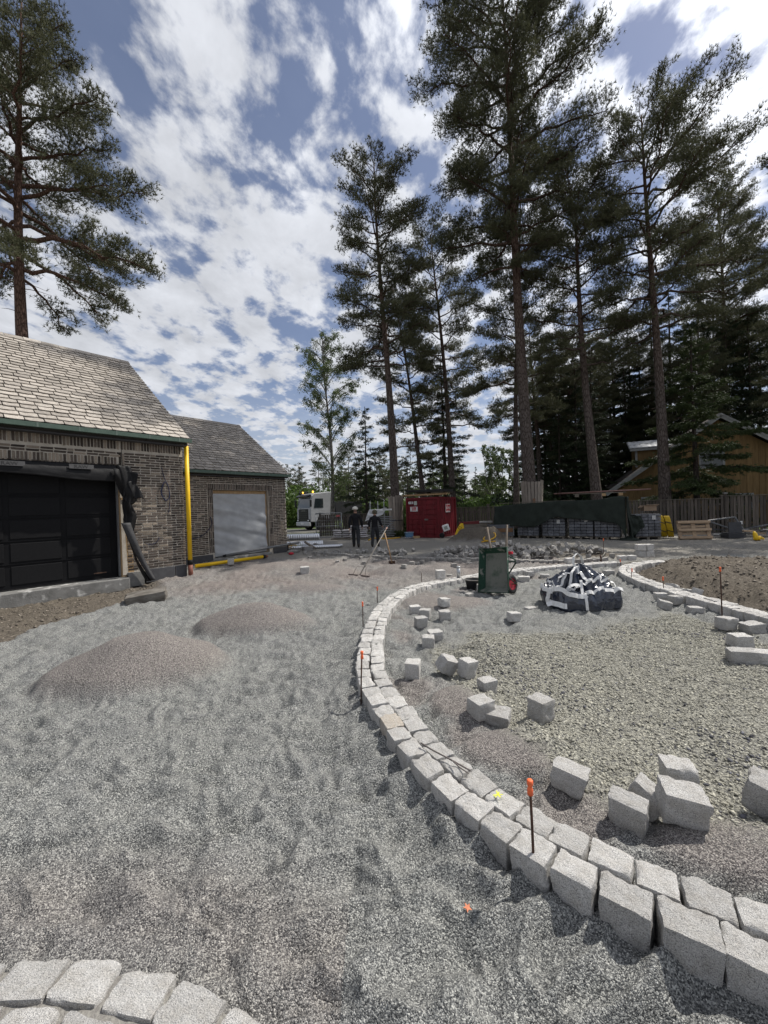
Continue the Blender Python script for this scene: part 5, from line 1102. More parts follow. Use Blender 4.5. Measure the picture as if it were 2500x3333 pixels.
def near_container():
    # white wheeled heater, yellow rubber sack, boards, soil heap lies in the ground mesh
    p = on(1452, 1752); e = empty('site_trolley', (p.x, p.y, p.z), R_(-15), 'tilted white box with small wheel leaning beside the container', 'trolley')
    MB().box((0, .1, .56), (.36, .10, .36), rot=(-.1, -.32, 0), bev=.03).build('panel', WHITE, e); MB().box((.0, .04, .56), (.18, .01, .17), rot=(-.1, -.32, 0)).build('grille', mat('pale_green', (.35, .38, .33), .6), e)
    MB().tube([(-.12, .1, .36), (-.2, .1, .15)], .02, 8).build('strut', GREYP, e); w = MB(); w.lathe([(.05, -.03), (.13, -.035), (.15, 0), (.13, .035), (.05, .03)], (-.22, .1, .15), 16, (math.pi / 2, 0, 0)); w.build('wheel', mat('rubber', (.01, .01, .01), .7), e, True)
    p = atY(1494, 1722, 19.9); z0 = gz(p.x, p.y); e = empty('yellow_sack', (p.x, p.y, z0 - .04), 0, 'bright yellow rubber cover standing on the soil heap', 'sack')
    def sk(u, v):
        a = u * 2 * math.pi; w = .24 * (1 - v ** 3 * .75) * (1 + .12 * float(noise2(np.array(u * 6), np.array(v * 4.0)))); return (w * math.cos(a) + .10 * v * v + .06 * v, .14 * math.sin(a) * (1 - .5 * v), v * .86)
    MB().grid(24, 14, sk).build('rubber_body', mat('yellow_rubber', (.72, .47, .02), .5, (.60, .38, .015), 6, 4, .2, 20), e, True)
    MB().tube([(-.06, -.15, .62), (.05, -.17, .5), (.1, -.16, .66), (.0, -.17, .72), (-.06, -.15, .62)], .012, 6).build('cord', mat('rubber', (.01, .01, .01), .7), e, True)
    MB().tube([(-.05, -.04, .84), (-.1, -.05, .98), (.1, -.03, 1.04), (.24, 0, .8)], .012, 6).build('strap', mat('rubber', (.01, .01, .01), .7), e, True)
    p = atY(1545, 1712, 21.4); b = empty('board_pile', (p.x, p.y, .55), R_(-12), 'red and pale boards piled behind the soil heap', 'boards')
    MB().box((-.3, 0, .2), (1.1, .5, .16), rot=(0, -.04, 0)).build('red_board', mat('faded_red', (.16, .03, .03), .7), b); MB().box((.55, .05, .24), (.8, .5, .08)).build('pale_board', mat('pale_board', (.42, .41, .39), .8), b); MB().box((0, .05, -.2), (1.4, .6, .7)).build('crate', WOODX, b)
    # pallet collar box
    p = on(1635, 1752); e = empty('pallet_collar_box', (p.x, p.y + .3, 0), R_(-6), 'grey and brown wooden collar box beside the soil heap', 'box')
    for k, (c, z) in enumerate((((.13, .135, .145), .2), ((.21, .115, .06), .41), ((.13, .135, .145), .60))):
        m = mat('collar_%s' % ('brown' if k == 1 else 'grey'), c, .85, tuple(x * .7 for x in c), 5, 4, .2, 30, stretch=(.6, 5, 5)); q = MB(); q.box((0, -.42, z), (1.2, .03, .195)); q.box((0, .42, z), (1.2, .03, .195)); q.box((-.585, 0, z), (.03, .81, .195)); q.box((.585, 0, z), (.03, .81, .195)); q.build('collar', m, e)
    for x in (-.5, 0, .5): MB().box((x, 0, .05), (.12, .8, .1)).build('runner', WOODX, e)
    for x in (-.57, .57): MB().box((x, -.445, .4), (.05, .01, .5)).build('corner_strap', GREYP, e)
    # hoses on the ground
    def hose(name, pts, r, label): o = MB().tube([Vector(q) for q in catmull([tuple(p) for p in pts], 0)][::2], r, 8).build(name, mat('yellow_hose', (.62, .36, .03), .5, (.5, .28, .02), 5), None, True); tag(o, label, 'hose')
    hose('yellow_hose', [at(1200, 1758, .03), at(1215, 1752, .03), at(1260, 1753, .03), at(1305, 1750, .03)], .035, 'yellow hose lying along the ground before the rack')
    c = at(1594, 1757, .1); hose('yellow_hose', [c + Vector((-.45, -.25, -.07)), c + Vector((-.1, -.2, .0)), c + Vector((.25, .0, .12)), c + Vector((.3, .25, .28)), c + Vector((.0, .2, .22)), c + Vector((-.3, -.05, .05)), c + Vector((-.1, -.25, -.05)), c + Vector((.2, -.2, -.06))], .03, 'loop of yellow hose lying by the collar box')
    p = on(1332, 1752); e = empty('blue_crate', (p.x, p.y, 0), .2, 'blue plastic crate on a wooden block by the container', 'crate')
    MB().box((0, 0, .2), (.42, .32, .24), bev=.02).build('tub', mat('blue_plastic', (.10, .20, .32), .5), e); MB().box((0, 0, .33), (.46, .36, .025)).build('rim', mat('pale_blue', (.3, .4, .5), .5), e); MB().box((.35, -.2, .06), (.4, .14, .12)).build('block', WOOD, e)
    o = MB().grid(10, 6, lambda u, v: (at(1318, 1753, 0).x + u * .5, at(1318, 1753, 0).y - .2 + v * .3, .03 + .1 * abs(float(noise2(np.array(u * 5), np.array(v * 4.)))))).build('crumpled_film', mat('thin_film', (.6, .62, .65), .35), None, True); tag(o, 'crumpled white plastic film on the ground by the blue crate', 'plastic')
near_container()

# ------------------------------------------------------------------ planks strapped round two pines
def wraps():
    for (x, y, r0, r1, h, n, lb) in ((.75, 24.0, .47, .36, 2.45, 17, 'protective planks strapped round the pine left of the container'), (8.35, 21.6, .60, .44, 2.95, 20, 'tall protective planks strapped round the tallest pine')):
        e = empty('plank_wrap', (x, y, 0), 0, lb, 'planks')
        for k in range(n):
            a = 2 * math.pi * k / n; hh = h * rnd.uniform(.97, 1.02); b = Vector((r0 * math.cos(a), r0 * math.sin(a), .1)); t = Vector((r1 * math.cos(a) * .98, r1 * math.sin(a) * .98, hh)); d = t - b
            m = Matrix.Rotation(a + math.pi / 2, 3, 'Z') @ Matrix.Rotation(math.atan2(r0 - r1, hh), 3, 'X'); MB().box((0, 0, 0), (2 * math.pi * r1 / n * 1.06, .022, d.length)).build('plank', mat('grey_plank', (.34, .295, .25), .9, (.22, .19, .16), 4, 5, .2, 30, stretch=(5, 5, .6), rand=.2), e, loc=b + d / 2, rot=m.to_euler())
        for z in (.95, h - .25):
            rr = r0 + (r1 - r0) * z / h + .022; MB().lathe([(rr, z - .018), (rr + .006, z - .018), (rr + .006, z + .018), (rr, z + .018)], n=24, close=False).build('strap', mat('dark_strap', (.03, .03, .05), .6), e)
        if r0 > .5:
            pl = MB().box((-.12, -r0 - .01, 1.05), (.14, .02, 1.9), rot=(-.055, 0, 0)).build('board', mat('brown_board', (.22, .13, .08), .85), e); MB().prism([(-.2, .95), (-.06, 1.0), (-.02, 1.3), (-.14, 1.34), (-.22, 1.2)], .006, 'Y', -r0 - .0).build('red_mark', mat('red_paint', (.35, .02, .02), .7), e)
wraps()

# ------------------------------------------------------------------ paver stacks under a tarpaulin
PAVER = mat('wrapped_paver', (.16, .165, .18), .45, (.085, .088, .10), 7, 5, .3, 30, rand=.3)
TARP = mat('green_tarpaulin', (.026, .033, .027), .7, (.019, .024, .020), 3, 4, .25, 12, spec=.12)
def paver_stack(x, y, rz, w, h, label, group=None, nx=2):
    e = empty('paver_stack', (x, y, 0), rz, label, 'pallet', group); s = MB()
    for q in (-.42, 0, .42): MB().box((q * w, 0, .05), (.1, .8, .09)).build('pallet_runner', WOODX, e)
    for k in range(4): MB().box((0, -.36 + k * .24, .11), (w, .11, .022)).build('pallet_board', WOODX, e)
    nz_ = int((h - .14) / .14); me = MB().box((0, 0, 0), (w / nx / 2 - .012, .84, .128), bev=.012).mesh('paver_block', PAVER)
    for k in range(nz_):
        for c in range(nx * 2): link('paver_block', me, e, (-w / 2 + (c + .5) * w / nx / 2, rnd.uniform(-.012, .012), .195 + k * .14), (0, 0, rnd.uniform(-.01, .01)))
    MB().box((w * .22, -.432, h * .78), (.14, .004, .18)).build('delivery_note', mat('paper', (.62, .62, .60), .8), e)
    return e
def tarp_site():
    o0 = Vector((7.7, 18.75, 0)); rz = R_(-35.7); MW = Matrix.Translation(o0) @ Matrix.Rotation(rz, 4, 'Z')
    for k, (lx, lb) in enumerate(((.5, 'paver stack under the left part of the tarpaulin beside the pine'), (1.68, 'middle paver stack under the tarpaulin with white note'), (2.75, 'paver stack under the tarpaulin at its hanging end'), (-.7, 'paver stack hidden behind the plank-wrapped pine'))):
        p = MW @ Vector((lx, .45, 0)); paver_stack(p.x, p.y, rz, 1.02, 1.15 if k else 1.05, lb, 'paver stacks under the tarpaulin')
    core = MB(); core.box((.85, .52, 1.42), (5.0, .72, .55)); cr = core.build('covered_crates', WOODX, None); cr.location = o0; cr.rotation_euler = (0, 0, rz); tag(cr, 'long crates lying under the tarpaulin on top of the pavers', 'crate')
    e = empty('tarpaulin', o0, rz, 'dark green tarpaulin draped over the paver stacks', 'tarpaulin')
    X0, X1 = -2.35, 3.48
    def top(x): return float(np.interp(x, [X0, -1.2, .1, 1.0, 2.2, 3.3, X1], [1.62, 1.72, 1.78, 1.83, 1.84, 1.93, 1.90]))
    def bot(x): return float(np.interp(x, [X0, -1.2, -.35, .0, .45, .75, 1.1, 1.7, 2.4, 3.1, 3.3, X1], [.62, .62, .55, .72, .98, 1.06, .98, .93, .84, .74, .55, .03]))
    def cl(u, v):
        x = X0 + u * (X1 - X0); t = top(x) - .05 * math.sin(max(0, min(1, (x - .6) / 2.6)) * math.pi); b = bot(x)
        n1 = float(noise2(np.array(x * 1.5), np.array(v * 2.2 + x * .4))); n2 = float(noise2(np.array(x * 4.2 + v * 2), np.array(v * 3.0)))
        if v < .3:
            q = v / .3; return (x, 1.0 - q * 1.02, t + .03 * n1 - .02 * (1 - q))
        q = (v - .3) / .7; fold = .06 * n1 + .05 * n2 + .08 * abs(math.sin((x - .4) * 2.2 + q * 1.6)) * q + .04 * abs(math.sin(x * 5.1 - q * 3)) * q
        return (x, -.03 - fold - .07 * q, t + (b - t) * q)
    solidify(MB().grid(110, 34, cl).build('main_sheet', TARP, e, True), .006)
    def endp(u, v):
        n1 = float(noise2(np.array(u * 5 + 3), np.array(v * 2.0))); n2 = float(noise2(np.array(u * 11 + 3), np.array(v * 1.6)))
        z = 1.9 * (1 - v); y = -.08 + u * 1.1; return (X1 + .03 + .16 * v + .09 * n1 + .06 * n2 + .10 * math.sin(u * 14) * v, y - .12 * v, max(.02, z + (.0)))
    solidify(MB().grid(40, 26, endp).build('end_drape', TARP, e, True), .006)
    def lump(u, v): a = u * 2 * math.pi; r = .38 * (1 - v); return (X1 + .1 + r * math.cos(a) * 1.2, .0 + r * math.sin(a), .02 + .14 * v * (1 + .8 * float(noise2(np.array(u * 5), np.array(v * 5.)))))
    MB().grid(22, 8, lump).build('bunched_hem', TARP, e, True)
    pl = MB(); pl.box((-.4, .4, 1.80), (3.6, .15, .03), rot=(0, -.012, .02)); pl.build('batten', WOODX, e)
    t = empty('pole_bundle', MW @ Vector((2.3, .5, 1.95)), rz + .12, 'reddish poles laid on small pallets on top of the tarpaulin', 'poles')
    for k in range(7): MB().tube([(-1.6 + rnd.uniform(-.25, .2), -.3 + k * .09, .20 + .01 * (k % 3)), (1.5 + rnd.uniform(-.2, .7), -.3 + k * .09 + rnd.uniform(-.1, .1), .22 + .03 * rnd.random())], .026, 8).build('pole', mat('reddish_pole', (.20, .115, .095), .7, (.12, .065, .055), 4), t, True)
    for x in (-.8, .3, .95): MB().box((x, -.3, .07), (.16, .12, .12)).build('block', WOOD if x > .2 else WOODX, t); MB().box((x, .25, .07), (.16, .12, .12)).build('block', WOODX, t)
    for y in (-.3, .25): MB().box((.1, y, .15), (2.1, .11, .025)).build('board', WOODX, t)
    p = on(2120, 1756); paver_stack(p.x, p.y + .45, R_(-12), 1.0, 1.22, 'separate stack of dark wrapped slabs right of the tarpaulin')
    def fl(u, v): n1 = float(noise2(np.array(u * 5), np.array(v * 3.))); return (p.x - .95 + u * .55 + .1 * v, p.y + .05 - .12 * n1 - .1 * v, 1.05 - v * (.95 - .5 * u))
    o = solidify(MB().grid(16, 16, fl).build('tarpaulin_flap', TARP, None, True), .006); tag(o, 'loose flap of green tarpaulin between the stacks', 'tarpaulin')
    b = empty('cardboard_box', (p.x + .18, p.y + .4, 1.24), R_(-10), 'open brown cardboard box on the separate slab stack', 'box'); cm = mat('cardboard', (.30, .22, .155), .85, (.25, .18, .125), 5)
    MB().box((0, 0, .12), (.5, .36, .24)).build('carton', cm, b); MB().box((.05, -.22, .25), (.52, .16, .008), rot=(-.35, 0, 0)).build('flap', mat('cardboard_light', (.42, .33, .25), .85), b); MB().box((-.30, 0, .19), (.14, .34, .008), rot=(0, -.8, 0)).build('flap', cm, b)
    # yellow hose coils leaning
    for k, (px, lb) in enumerate(((2165, 'tall yellow hose coil tied with straps leaning on the slabs'), (2187, 'shorter yellow hose coil leaning against the other coil'))):
        p = on(px, 1752); e = empty('hose_coil', (p.x, p.y + .1, .0), R_(-25), lb, 'hose'); h = 1.0 if k == 0 else .98
        for q in range(6):
            pts = []; 
            for j in range(20): a = 2 * math.pi * j / 20; pts.append((.10 * math.cos(a) * 0 + (q - 2.5) * .033 + .30 * (.5 - .5 * math.sin(a)) , .14 * math.cos(a), .03 + h / 2 + (h / 2 - .03) * math.sin(a)))
            pts = [(x - .2 - (.5 - (z / h)) * .15, y, z) for (x, y, z) in pts]
            MB().tube(pts, .021, 6, closed=True).build('hose_turn', mat('yellow_hose2', (.60, .40, .02), .45, (.48, .31, .015), 6), e, True)
        for z in (.32, .7): MB().box((-.2 + .30 * (1 - z / h) - (.5 - z / h) * .15, 0, z), (.24, .33, .03), rot=(0, .3, 0)).build('tie', mat('dark_strap', (.03, .03, .05), .6), e)
    # leaning pallet
    p = on(2268, 1757); e = empty('wooden_pallet', (p.x, p.y + .05, .02), R_(-12), 'pale wooden pallet standing on edge against the fence side', 'pallet'); e.rotation_euler = (R_(-14), 0, R_(-12)); pw = mat('pallet_wood', (.42, .31, .21), .85, (.28, .20, .13), 4, 5, .3, 30, stretch=(.6, 5, 5), rand=.2)
    for z in (.07, .25, .40, .55, .73): MB().box((0, .06, z), (1.2, .022, .10 if z in (.25, .55) else .14)).build('deck_board', pw, e)
    for x in (-.53, 0, .53): MB().box((x, .035, .40), (.14, .022, .8)).build('stringer', pw, e)
    for z in (.07, .40, .73):
        for x in (-.53, 0, .53): MB().box((x, -.02, z), (.14, .08, .1)).build('block', pw, e)
        MB().box((0, -.07, z), (1.2, .022, .1)).build('bottom_board', pw, e)
    # junk by the fence
    f = on(2415, 1752); fr = empty('bent_metal_gate', (f.x, f.y + .5, 0), R_(-15), 'grey bent metal gate frame leaning against the fence', 'gate'); gm = mat('grey_steel', (.15, .155, .165), .5, (.10, .105, .11), 6)
    MB().tube([(-.75, .2, .72), (.25, .2, .86)], .035, 6).build('bar', gm, fr); MB().tube([(.25, .2, .86), (.55, .0, .12)], .035, 6).build('bar', gm, fr); MB().tube([(-.75, .2, .72), (.3, -.1, .22)], .035, 6).build('bar', gm, fr); MB().box((.42, .08, .62), (.08, .01, .14)).build('tag', WHITE, fr)
    sq = empty('slab_stack', (f.x - .25, f.y + .05, 0), R_(-8), 'dark square slab standing on a low stack by the junk', 'slabs'); dm = mat('dark_slab', (.06, .062, .068), .7, (.045, .047, .05), 8)
    for k in range(4): MB().box((0, .1, .05 + k * .055), (.62, .45, .045)).build('slab', dm, sq)
    MB().box((.0, -.02, .46), (.48, .05, .44), rot=(-.08, 0, 0)).build('upright_slab', dm, sq)
    for k in range(14):
        x = f.x + rnd.uniform(-.7, 1.7); y = f.y + rnd.uniform(.15, .9); l = rnd.uniform(.5, 1.3); o = MB().box((0, 0, 0), (l, rnd.uniform(.04, .12), rnd.uniform(.025, .06))).build('scrap_piece', rnd.choice((gm, WOODX, WOODX, dm, MT['pallet_wood'], WHITE)), None, loc=(x, y, .05 + .028 * k), rot=(rnd.uniform(-.1, .1), rnd.uniform(-.25, .25), rnd.uniform(-.6, .5))); tag(o, 'scrap length of board or bar in the junk pile by the fence', 'scrap', 'junk pile by the fence')
    tr = empty('metal_trestle', (f.x + 1.15, f.y + .35, 0), R_(-20), 'folded grey metal trestle lying in the junk pile', 'trestle')
    for a, b_ in (((-.6, 0, .3), (.35, 0, .55)), ((.35, 0, .55), (.1, -.2, .12)), ((.35, .1, .55), (1.2, .1, .45)), ((-.4, .2, .2), (1.0, .2, .35))): MB().tube([a, b_], .032, 6).build('bar', gm, tr)
    y_ = on(2465, 1760); e = empty('work_gloves', (y_.x, y_.y, 0), .3, 'yellow rubber pieces lying at the front of the junk', 'gloves')
    MB().tube([(-.12, 0, .04), (-.06, 0, .12), (-.10, .02, .28), (-.08, .05, .36)], [.07, .085, .07, .03], 10).build('glove', YEL, e, True); MB().tube([(.02, -.03, .03), (.12, -.02, .13), (.28, -.05, .06)], [.05, .06, .04], 10).build('glove', YEL, e, True)
tarp_site()

# ------------------------------------------------------------------ yellow house
def house():
    e = empty('yellow_house', (21.35, 24.5, 0), R_(-24.9), 'ochre wooden house with vertical cladding and grey bargeboards', 'building'); hw, zr, ze = 5.93, 6.85, 2.45; sl = (zr - ze) / hw
    cl = mat('ochre_cladding', (.25, .162, .075), .85, (.185, .12, .055), 3, 4, .2, 20, stretch=(4, 4, .5), rand=.12); tr = mat('grey_trim', (.34, .345, .35), .7, (.27, .275, .28), 5); rt = mat('dark_roof', (.06, .05, .045), .85, (.04, .034, .03), 8, 5, .4, 20)
    x = -hw + .45; bw = .30
    w = MB(); w.prism([(-hw + .4, 0), (hw - .4, 0), (hw - .4, ze + .15), (0, zr - .12), (-hw + .4, ze + .15)], .1, 'Y', .05); w.box((-hw + .45, 4, 1.3), (.1, 8, 2.6)); w.box((hw - .45, 4, 1.3), (.1, 8, 2.6)); w.build('wall', cl, e)
    while x < hw - .45:
        a, b = x + .006, x + bw - .006; za, zb = zr - .1 - abs(a) * sl, zr - .1 - abs(b) * sl
        MB().prism([(a, .1), (b, .1), (b, zb), (a, za)], .028, 'Y', .022).build('cladding_board', cl, e); MB().box((x, .012, (za - .02) / 2 + .05), (.045, .02, za - .12)).build('batten', cl, e); x += bw
    for sg in (-1, 1):
        a = math.atan(sl); L_ = math.hypot(hw + .35, (hw + .35) * sl); c = Vector((sg * (hw + .35) / 2, 4.0, zr - sl * (hw + .35) / 2)); rot = (0, sg * a, 0)
        rp = MB().box(c + Vector((0, 0, .12)), (L_, 9.2, .10), rot=rot).build('roof', rt, e)
        MB().box(c + Vector((0, -4.35 - .30, .0)), (L_, .05, .26), rot=rot).build('bargeboard', tr, rp); MB().box(c + Vector((0, -4.35 - .345, .085)), (L_, .04, .10), rot=rot).build('bargeboard', tr, rp)
    for (x, z, w_, h_) in ((-3.55, 1.35, 1.0, .95), (-.3, 4.2, 1.1, .95), (1.0, 1.3, 1.2, 1.1)):
        wd = MB().box((x, .0, z), (w_ + .22, .05, h_ + .22)).build('window', tr, e); MB().box((x, -.028, z), (w_, .012, h_)).build('pane', mat('dark_glass', (.04, .05, .06), .08, spec=.6), wd); MB().box((x, -.035, z), (.05, .02, h_)).build('glazing_bar', tr, wd)
    d = MB(); d.box((-3.3, 2.6, 4.6), (1.7, 1.8, 1.6)); dm = d.build('dormer', cl, e); MB().box((-4.12, 1.70, 4.75), (.14, .08, 1.3)).build('corner_board', tr, dm)
    r = MB(); r.grid(24, 5, lambda u, v: (-4.6 + u * 2.6, 1.3 + v * 1.25, 5.42 + v * .62 + .03 * abs(math.sin(u * 24)))); solidify(r.build('dormer_roof', mat('pale_metal_tiles', (.40, .41, .42), .4, (.10, .10, .10), 3, 3, ramp=(.36, .44)), dm, True), .03); MB().box((-3.3, 1.3, 5.32), (2.5, .06, .16)).build('fascia', tr, dm)
    w2 = MB().prism([(5.2, 3.6), (9.5, 3.6), (9.5, 5.2), (5.2, 5.2)], .1, 'Y', 4.5).build('rear_wing', cl, e); MB().box((7.0, 4.0, 5.4), (5.0, 3, .12), rot=(.4, 0, 0)).build('wing_roof', rt, w2)
house()

# ------------------------------------------------------------------ ducts, sacks, gate, rack
def left_site():
    spiral = bpy.data.materials.new('spiral_steel'); spiral.use_nodes = True; MT['spiral_steel'] = spiral; N = spiral.node_tree.nodes; L = spiral.node_tree.links; bs = N['Principled BSDF']; bs.inputs['Metallic'].default_value = .9; bs.inputs['Roughness'].default_value = .32; bs.inputs['Base Color'].default_value = (.62, .63, .65, 1)
    tc = N.new('ShaderNodeTexCoord'); wv = N.new('ShaderNodeTexWave'); wv.inputs['Scale'].default_value = 3.0; wv.bands_direction = 'X'; L.new(tc.outputs['Object'], wv.inputs['Vector']); bp = N.new('ShaderNodeBump'); bp.inputs['Strength'].default_value = .5; bp.inputs['Distance'].default_value = .02; L.new(wv.outputs['Fac'], bp.inputs['Height']); L.new(bp.outputs[0], bs.inputs['Normal'])
    cap = mat('white_duct_cap', (.62, .63, .64), .5, (.55, .56, .57), 5)
    for (px, py, z, r, ln, lb) in ((1041, 1778, .47, .155, 3.4, 'upper silver spiral duct lying on the two below'), (1030, 1782, .165, .155, 3.4, 'left silver spiral duct at the bottom of the stack'), (1052, 1781, .17, .15, 3.3, 'right silver spiral duct with white capped end'), (1108, 1783, .085, .07, 2.6, 'thin silver duct lying in front of the duct stack'), (1115, 1781, .085, .065, 2.4, 'second thin silver duct beside the first')):
        p = at(px, py, 0); e = empty('spiral_duct', (p.x, p.y, z), R_(8), lb, 'duct', 'silver spiral ducts'); 
        MB().tube([(-ln, 0, 0), (-ln / 2, 0, 0), (0, 0, 0)], r, 22, False).build('duct_tube', spiral, e, True); MB().lathe([(r * .97, 0), (r * .97, .012), (.01, .02)], (-.02, 0, 0), 22, (0, math.pi / 2, 0)).build('end_cap', cap, e, True)
    # sacks of mortar
    sk = []
    for v in range(3):
        b = MB(); g = v * 3.1
        def sf(u, w, g=g): a = u * 2 * math.pi; t = (w - .5) * 2; rr = (1 - abs(t) ** 4) ** .5; return (.27 * t, .19 * rr * math.cos(a) * (1 + .1 * float(noise2(np.array(u * 4 + g), np.array(w * 4.)))), .065 * rr * math.sin(a) * (1 + .2 * float(noise2(np.array(u * 3 + g), np.array(w * 5.)))))
        sk.append(b.grid(12, 10, sf).mesh('mortar_sack', mat('sack_paper', (.52, .50, .50), .8, (.36, .34, .35), 6, 4, .2, 20, rand=.15), True))
    for s, (px, nlay, nc) in enumerate(((1112, 4, 2), (1168, 6, 2))):
        p = on(px, 1756)
        for k in range(nlay):
            for c in range(nc):
                o = link('mortar_sack', sk[rnd.randrange(3)], None, (p.x + (c - .5) * .55 + rnd.uniform(-.04, .04), p.y + .2 + rnd.uniform(-.04, .04), .14 + k * .12), (rnd.uniform(-.04, .04), rnd.uniform(-.05, .05), R_(rnd.uniform(-6, 6)))); tag(o, ('pale paper sack in the lower stack behind the walking men', 'pale paper sack in the taller stack behind the walking men')[s], 'sack', ('sacks in the lower stack', 'sacks in the taller stack')[s])
        o = MB().box((p.x, p.y + .2, .04), (1.2, .6, .07)).build('sack_pallet', WOODX, None); tag(o, ('flat pallet under the lower stack of sacks', 'flat pallet under the taller stack of sacks')[s], 'pallet')
    # mesh gate panel
    p = atY(1030, 1750, 22.6); e = empty('mesh_barrier', (p.x, p.y, 0), R_(4), 'grey tubular mesh site barrier standing before the fence', 'barrier'); gm = MT['grey_steel']
    for x in (0, 1.5): MB().tube([(x, 0, 0), (x, 0, 1.52), ], .022, 8).build('upright', mat('barrier_tube', (.30, .31, .32), .4, (.24, .25, .26), 5, metal=.5), e, True)
    for z in (.12, .78, 1.54): MB().tube([(-.01, 0, z), (1.51, 0, z)], .022, 8).build('crossbar', MT['barrier_tube'], e, True)
    MB().box((1.44, -.03, .82), (.16, .04, .2)).build('latch', gm, e); q = MB()
    for k in range(1, 12): q.tube([(k * .125, 0, .12), (k * .125, 0, 1.54)], .004, 4)
    for k in range(1, 7): q.tube([(0, 0, .12 + k * .2), (1.5, 0, .12 + k * .2)], .004, 4)
    tag(q.build('mesh_wires', MT['barrier_tube'], e), kind='stuff'); MB().box((.08, 0, .04), (.3, .5, .08)).build('foot', CONC, e); MB().box((1.3, -.0, 1.36), (.22, .01, .1)).build('red_tag', mat('faded_red_tag', (.5, .12, .12), .7), e)
    # tube rack
    p = atY(1208, 1750, 22.2); e = empty('scaffold_rack', (p.x, p.y, 0), R_(-3), 'rack of grey scaffold tubes beside the plank-wrapped pine', 'rack')
    for x in (0, .45, .8): MB().tube([(x, 0, 0), (x, 0, 2.15)], .024, 8).build('upright', MT['barrier_tube'], e, True)
    for k in range(12): MB().tube([(-.15 + rnd.uniform(-.1, .1), .1 + .03 * (k % 3), .12 + k * .1), (1.35 + rnd.uniform(-.1, .1), .12, .13 + k * .1)], .024, 6).build('tube', MT['barrier_tube'], e, True)
    MB().tube([(.3, -.3, .15), (1.2, -.1, .85)], .02, 6).build('tube', MT['barrier_tube'], e, True)
    def ps(u, v): n1 = float(noise2(np.array(u * 4), np.array(v * 4.))); return (p.x - .08 + u * 1.05 - .25 * v, p.y - .12 - .12 * n1 - .05 * math.sin(u * 9), 1.62 + .06 * n1 - v * (.62 - .25 * u) + .12 * u)
    o = solidify(MB().grid(26, 18, ps).build('plastic_sheet', mat('clear_sheeting', (.62, .63, .64), .3, (.5, .51, .52), 4), None, True), .003); tag(o, 'crumpled pale plastic sheet hung over the scaffold rack', 'plastic')
    o = MB().tube([(p.x - .05, p.y - .1, 1.62), (p.x + 1.25, p.y - .1, 1.64)], .05, 10).build('sheet_roll', mat('white_paint', (.72, .72, .71), .6), None, True); tag(o, 'white roll of sheeting lying across the scaffold rack', 'roll')
    # clutter at the annex corner
    for k, (px, py, s, c, lb) in enumerate(((965, 1786, (.5, .3, .16), (.40, .43, .33), 'pale green foam block by the annex corner'), (1000, 1795, (.42, .3, .2), (.26, .25, .24), 'grey stone block among the clutter by the annex'), (1028, 1783, (.25, .2, .22), (.30, .29, .28), 'grey block propping the thin ducts'), (955, 1800, (.7, .4, .1), (.30, .29, .27), 'flat paving slab at the annex corner'))):
        p = on(px, py); m = mat('clutter_%d' % k, c, .85, tuple(x * .7 for x in c), 9, 4, .3, 40); me = sett_mesh(300 + k, 3); me.materials[0] = m; o = link('clutter_block', me, None, (p.x, p.y + .1, p.z + s[2] / 2), (0, 0, R_(10 + 25 * k)), s); tag(o, lb, 'block')
    p = on(948, 1806); o = MB().lathe([(.02, 0), (.1, .02), (.11, .06), (.05, .1)], n=14).build('red_cap', mat('red_plastic', (.5, .02, .04), .5), None, True); o.location = (p.x, p.y, p.z); tag(o, 'small red plastic cap on the ground by the annex corner', 'cap')
    p = on(945, 1790); pts = [p + Vector((.2 * math.cos(a) + .1 * math.sin(3 * a), .2 * math.sin(a), .06 + .05 * math.sin(2 * a) + .004 * k)) for k, a in enumerate(np.linspace(0, 12, 40))]; o = MB().tube(pts, .014, 6).build('cable_tangle', mat('orange_cable', (.55, .30, .02), .6), None, True); tag(o, 'tangle of orange yellow cable at the annex corner', 'cable')
    p = on(1010, 1790); o = MB().tube([p + Vector((-.25, .1, .35)), p + Vector((0, 0, .2)), p + Vector((.3, -.1, .06))], [.05, .06, .035], 8).build('wood_branch', mat('old_branch', (.22, .19, .16), .9), None, True); tag(o, 'crooked dry branch lying beside the clutter blocks', 'branch')
left_site()
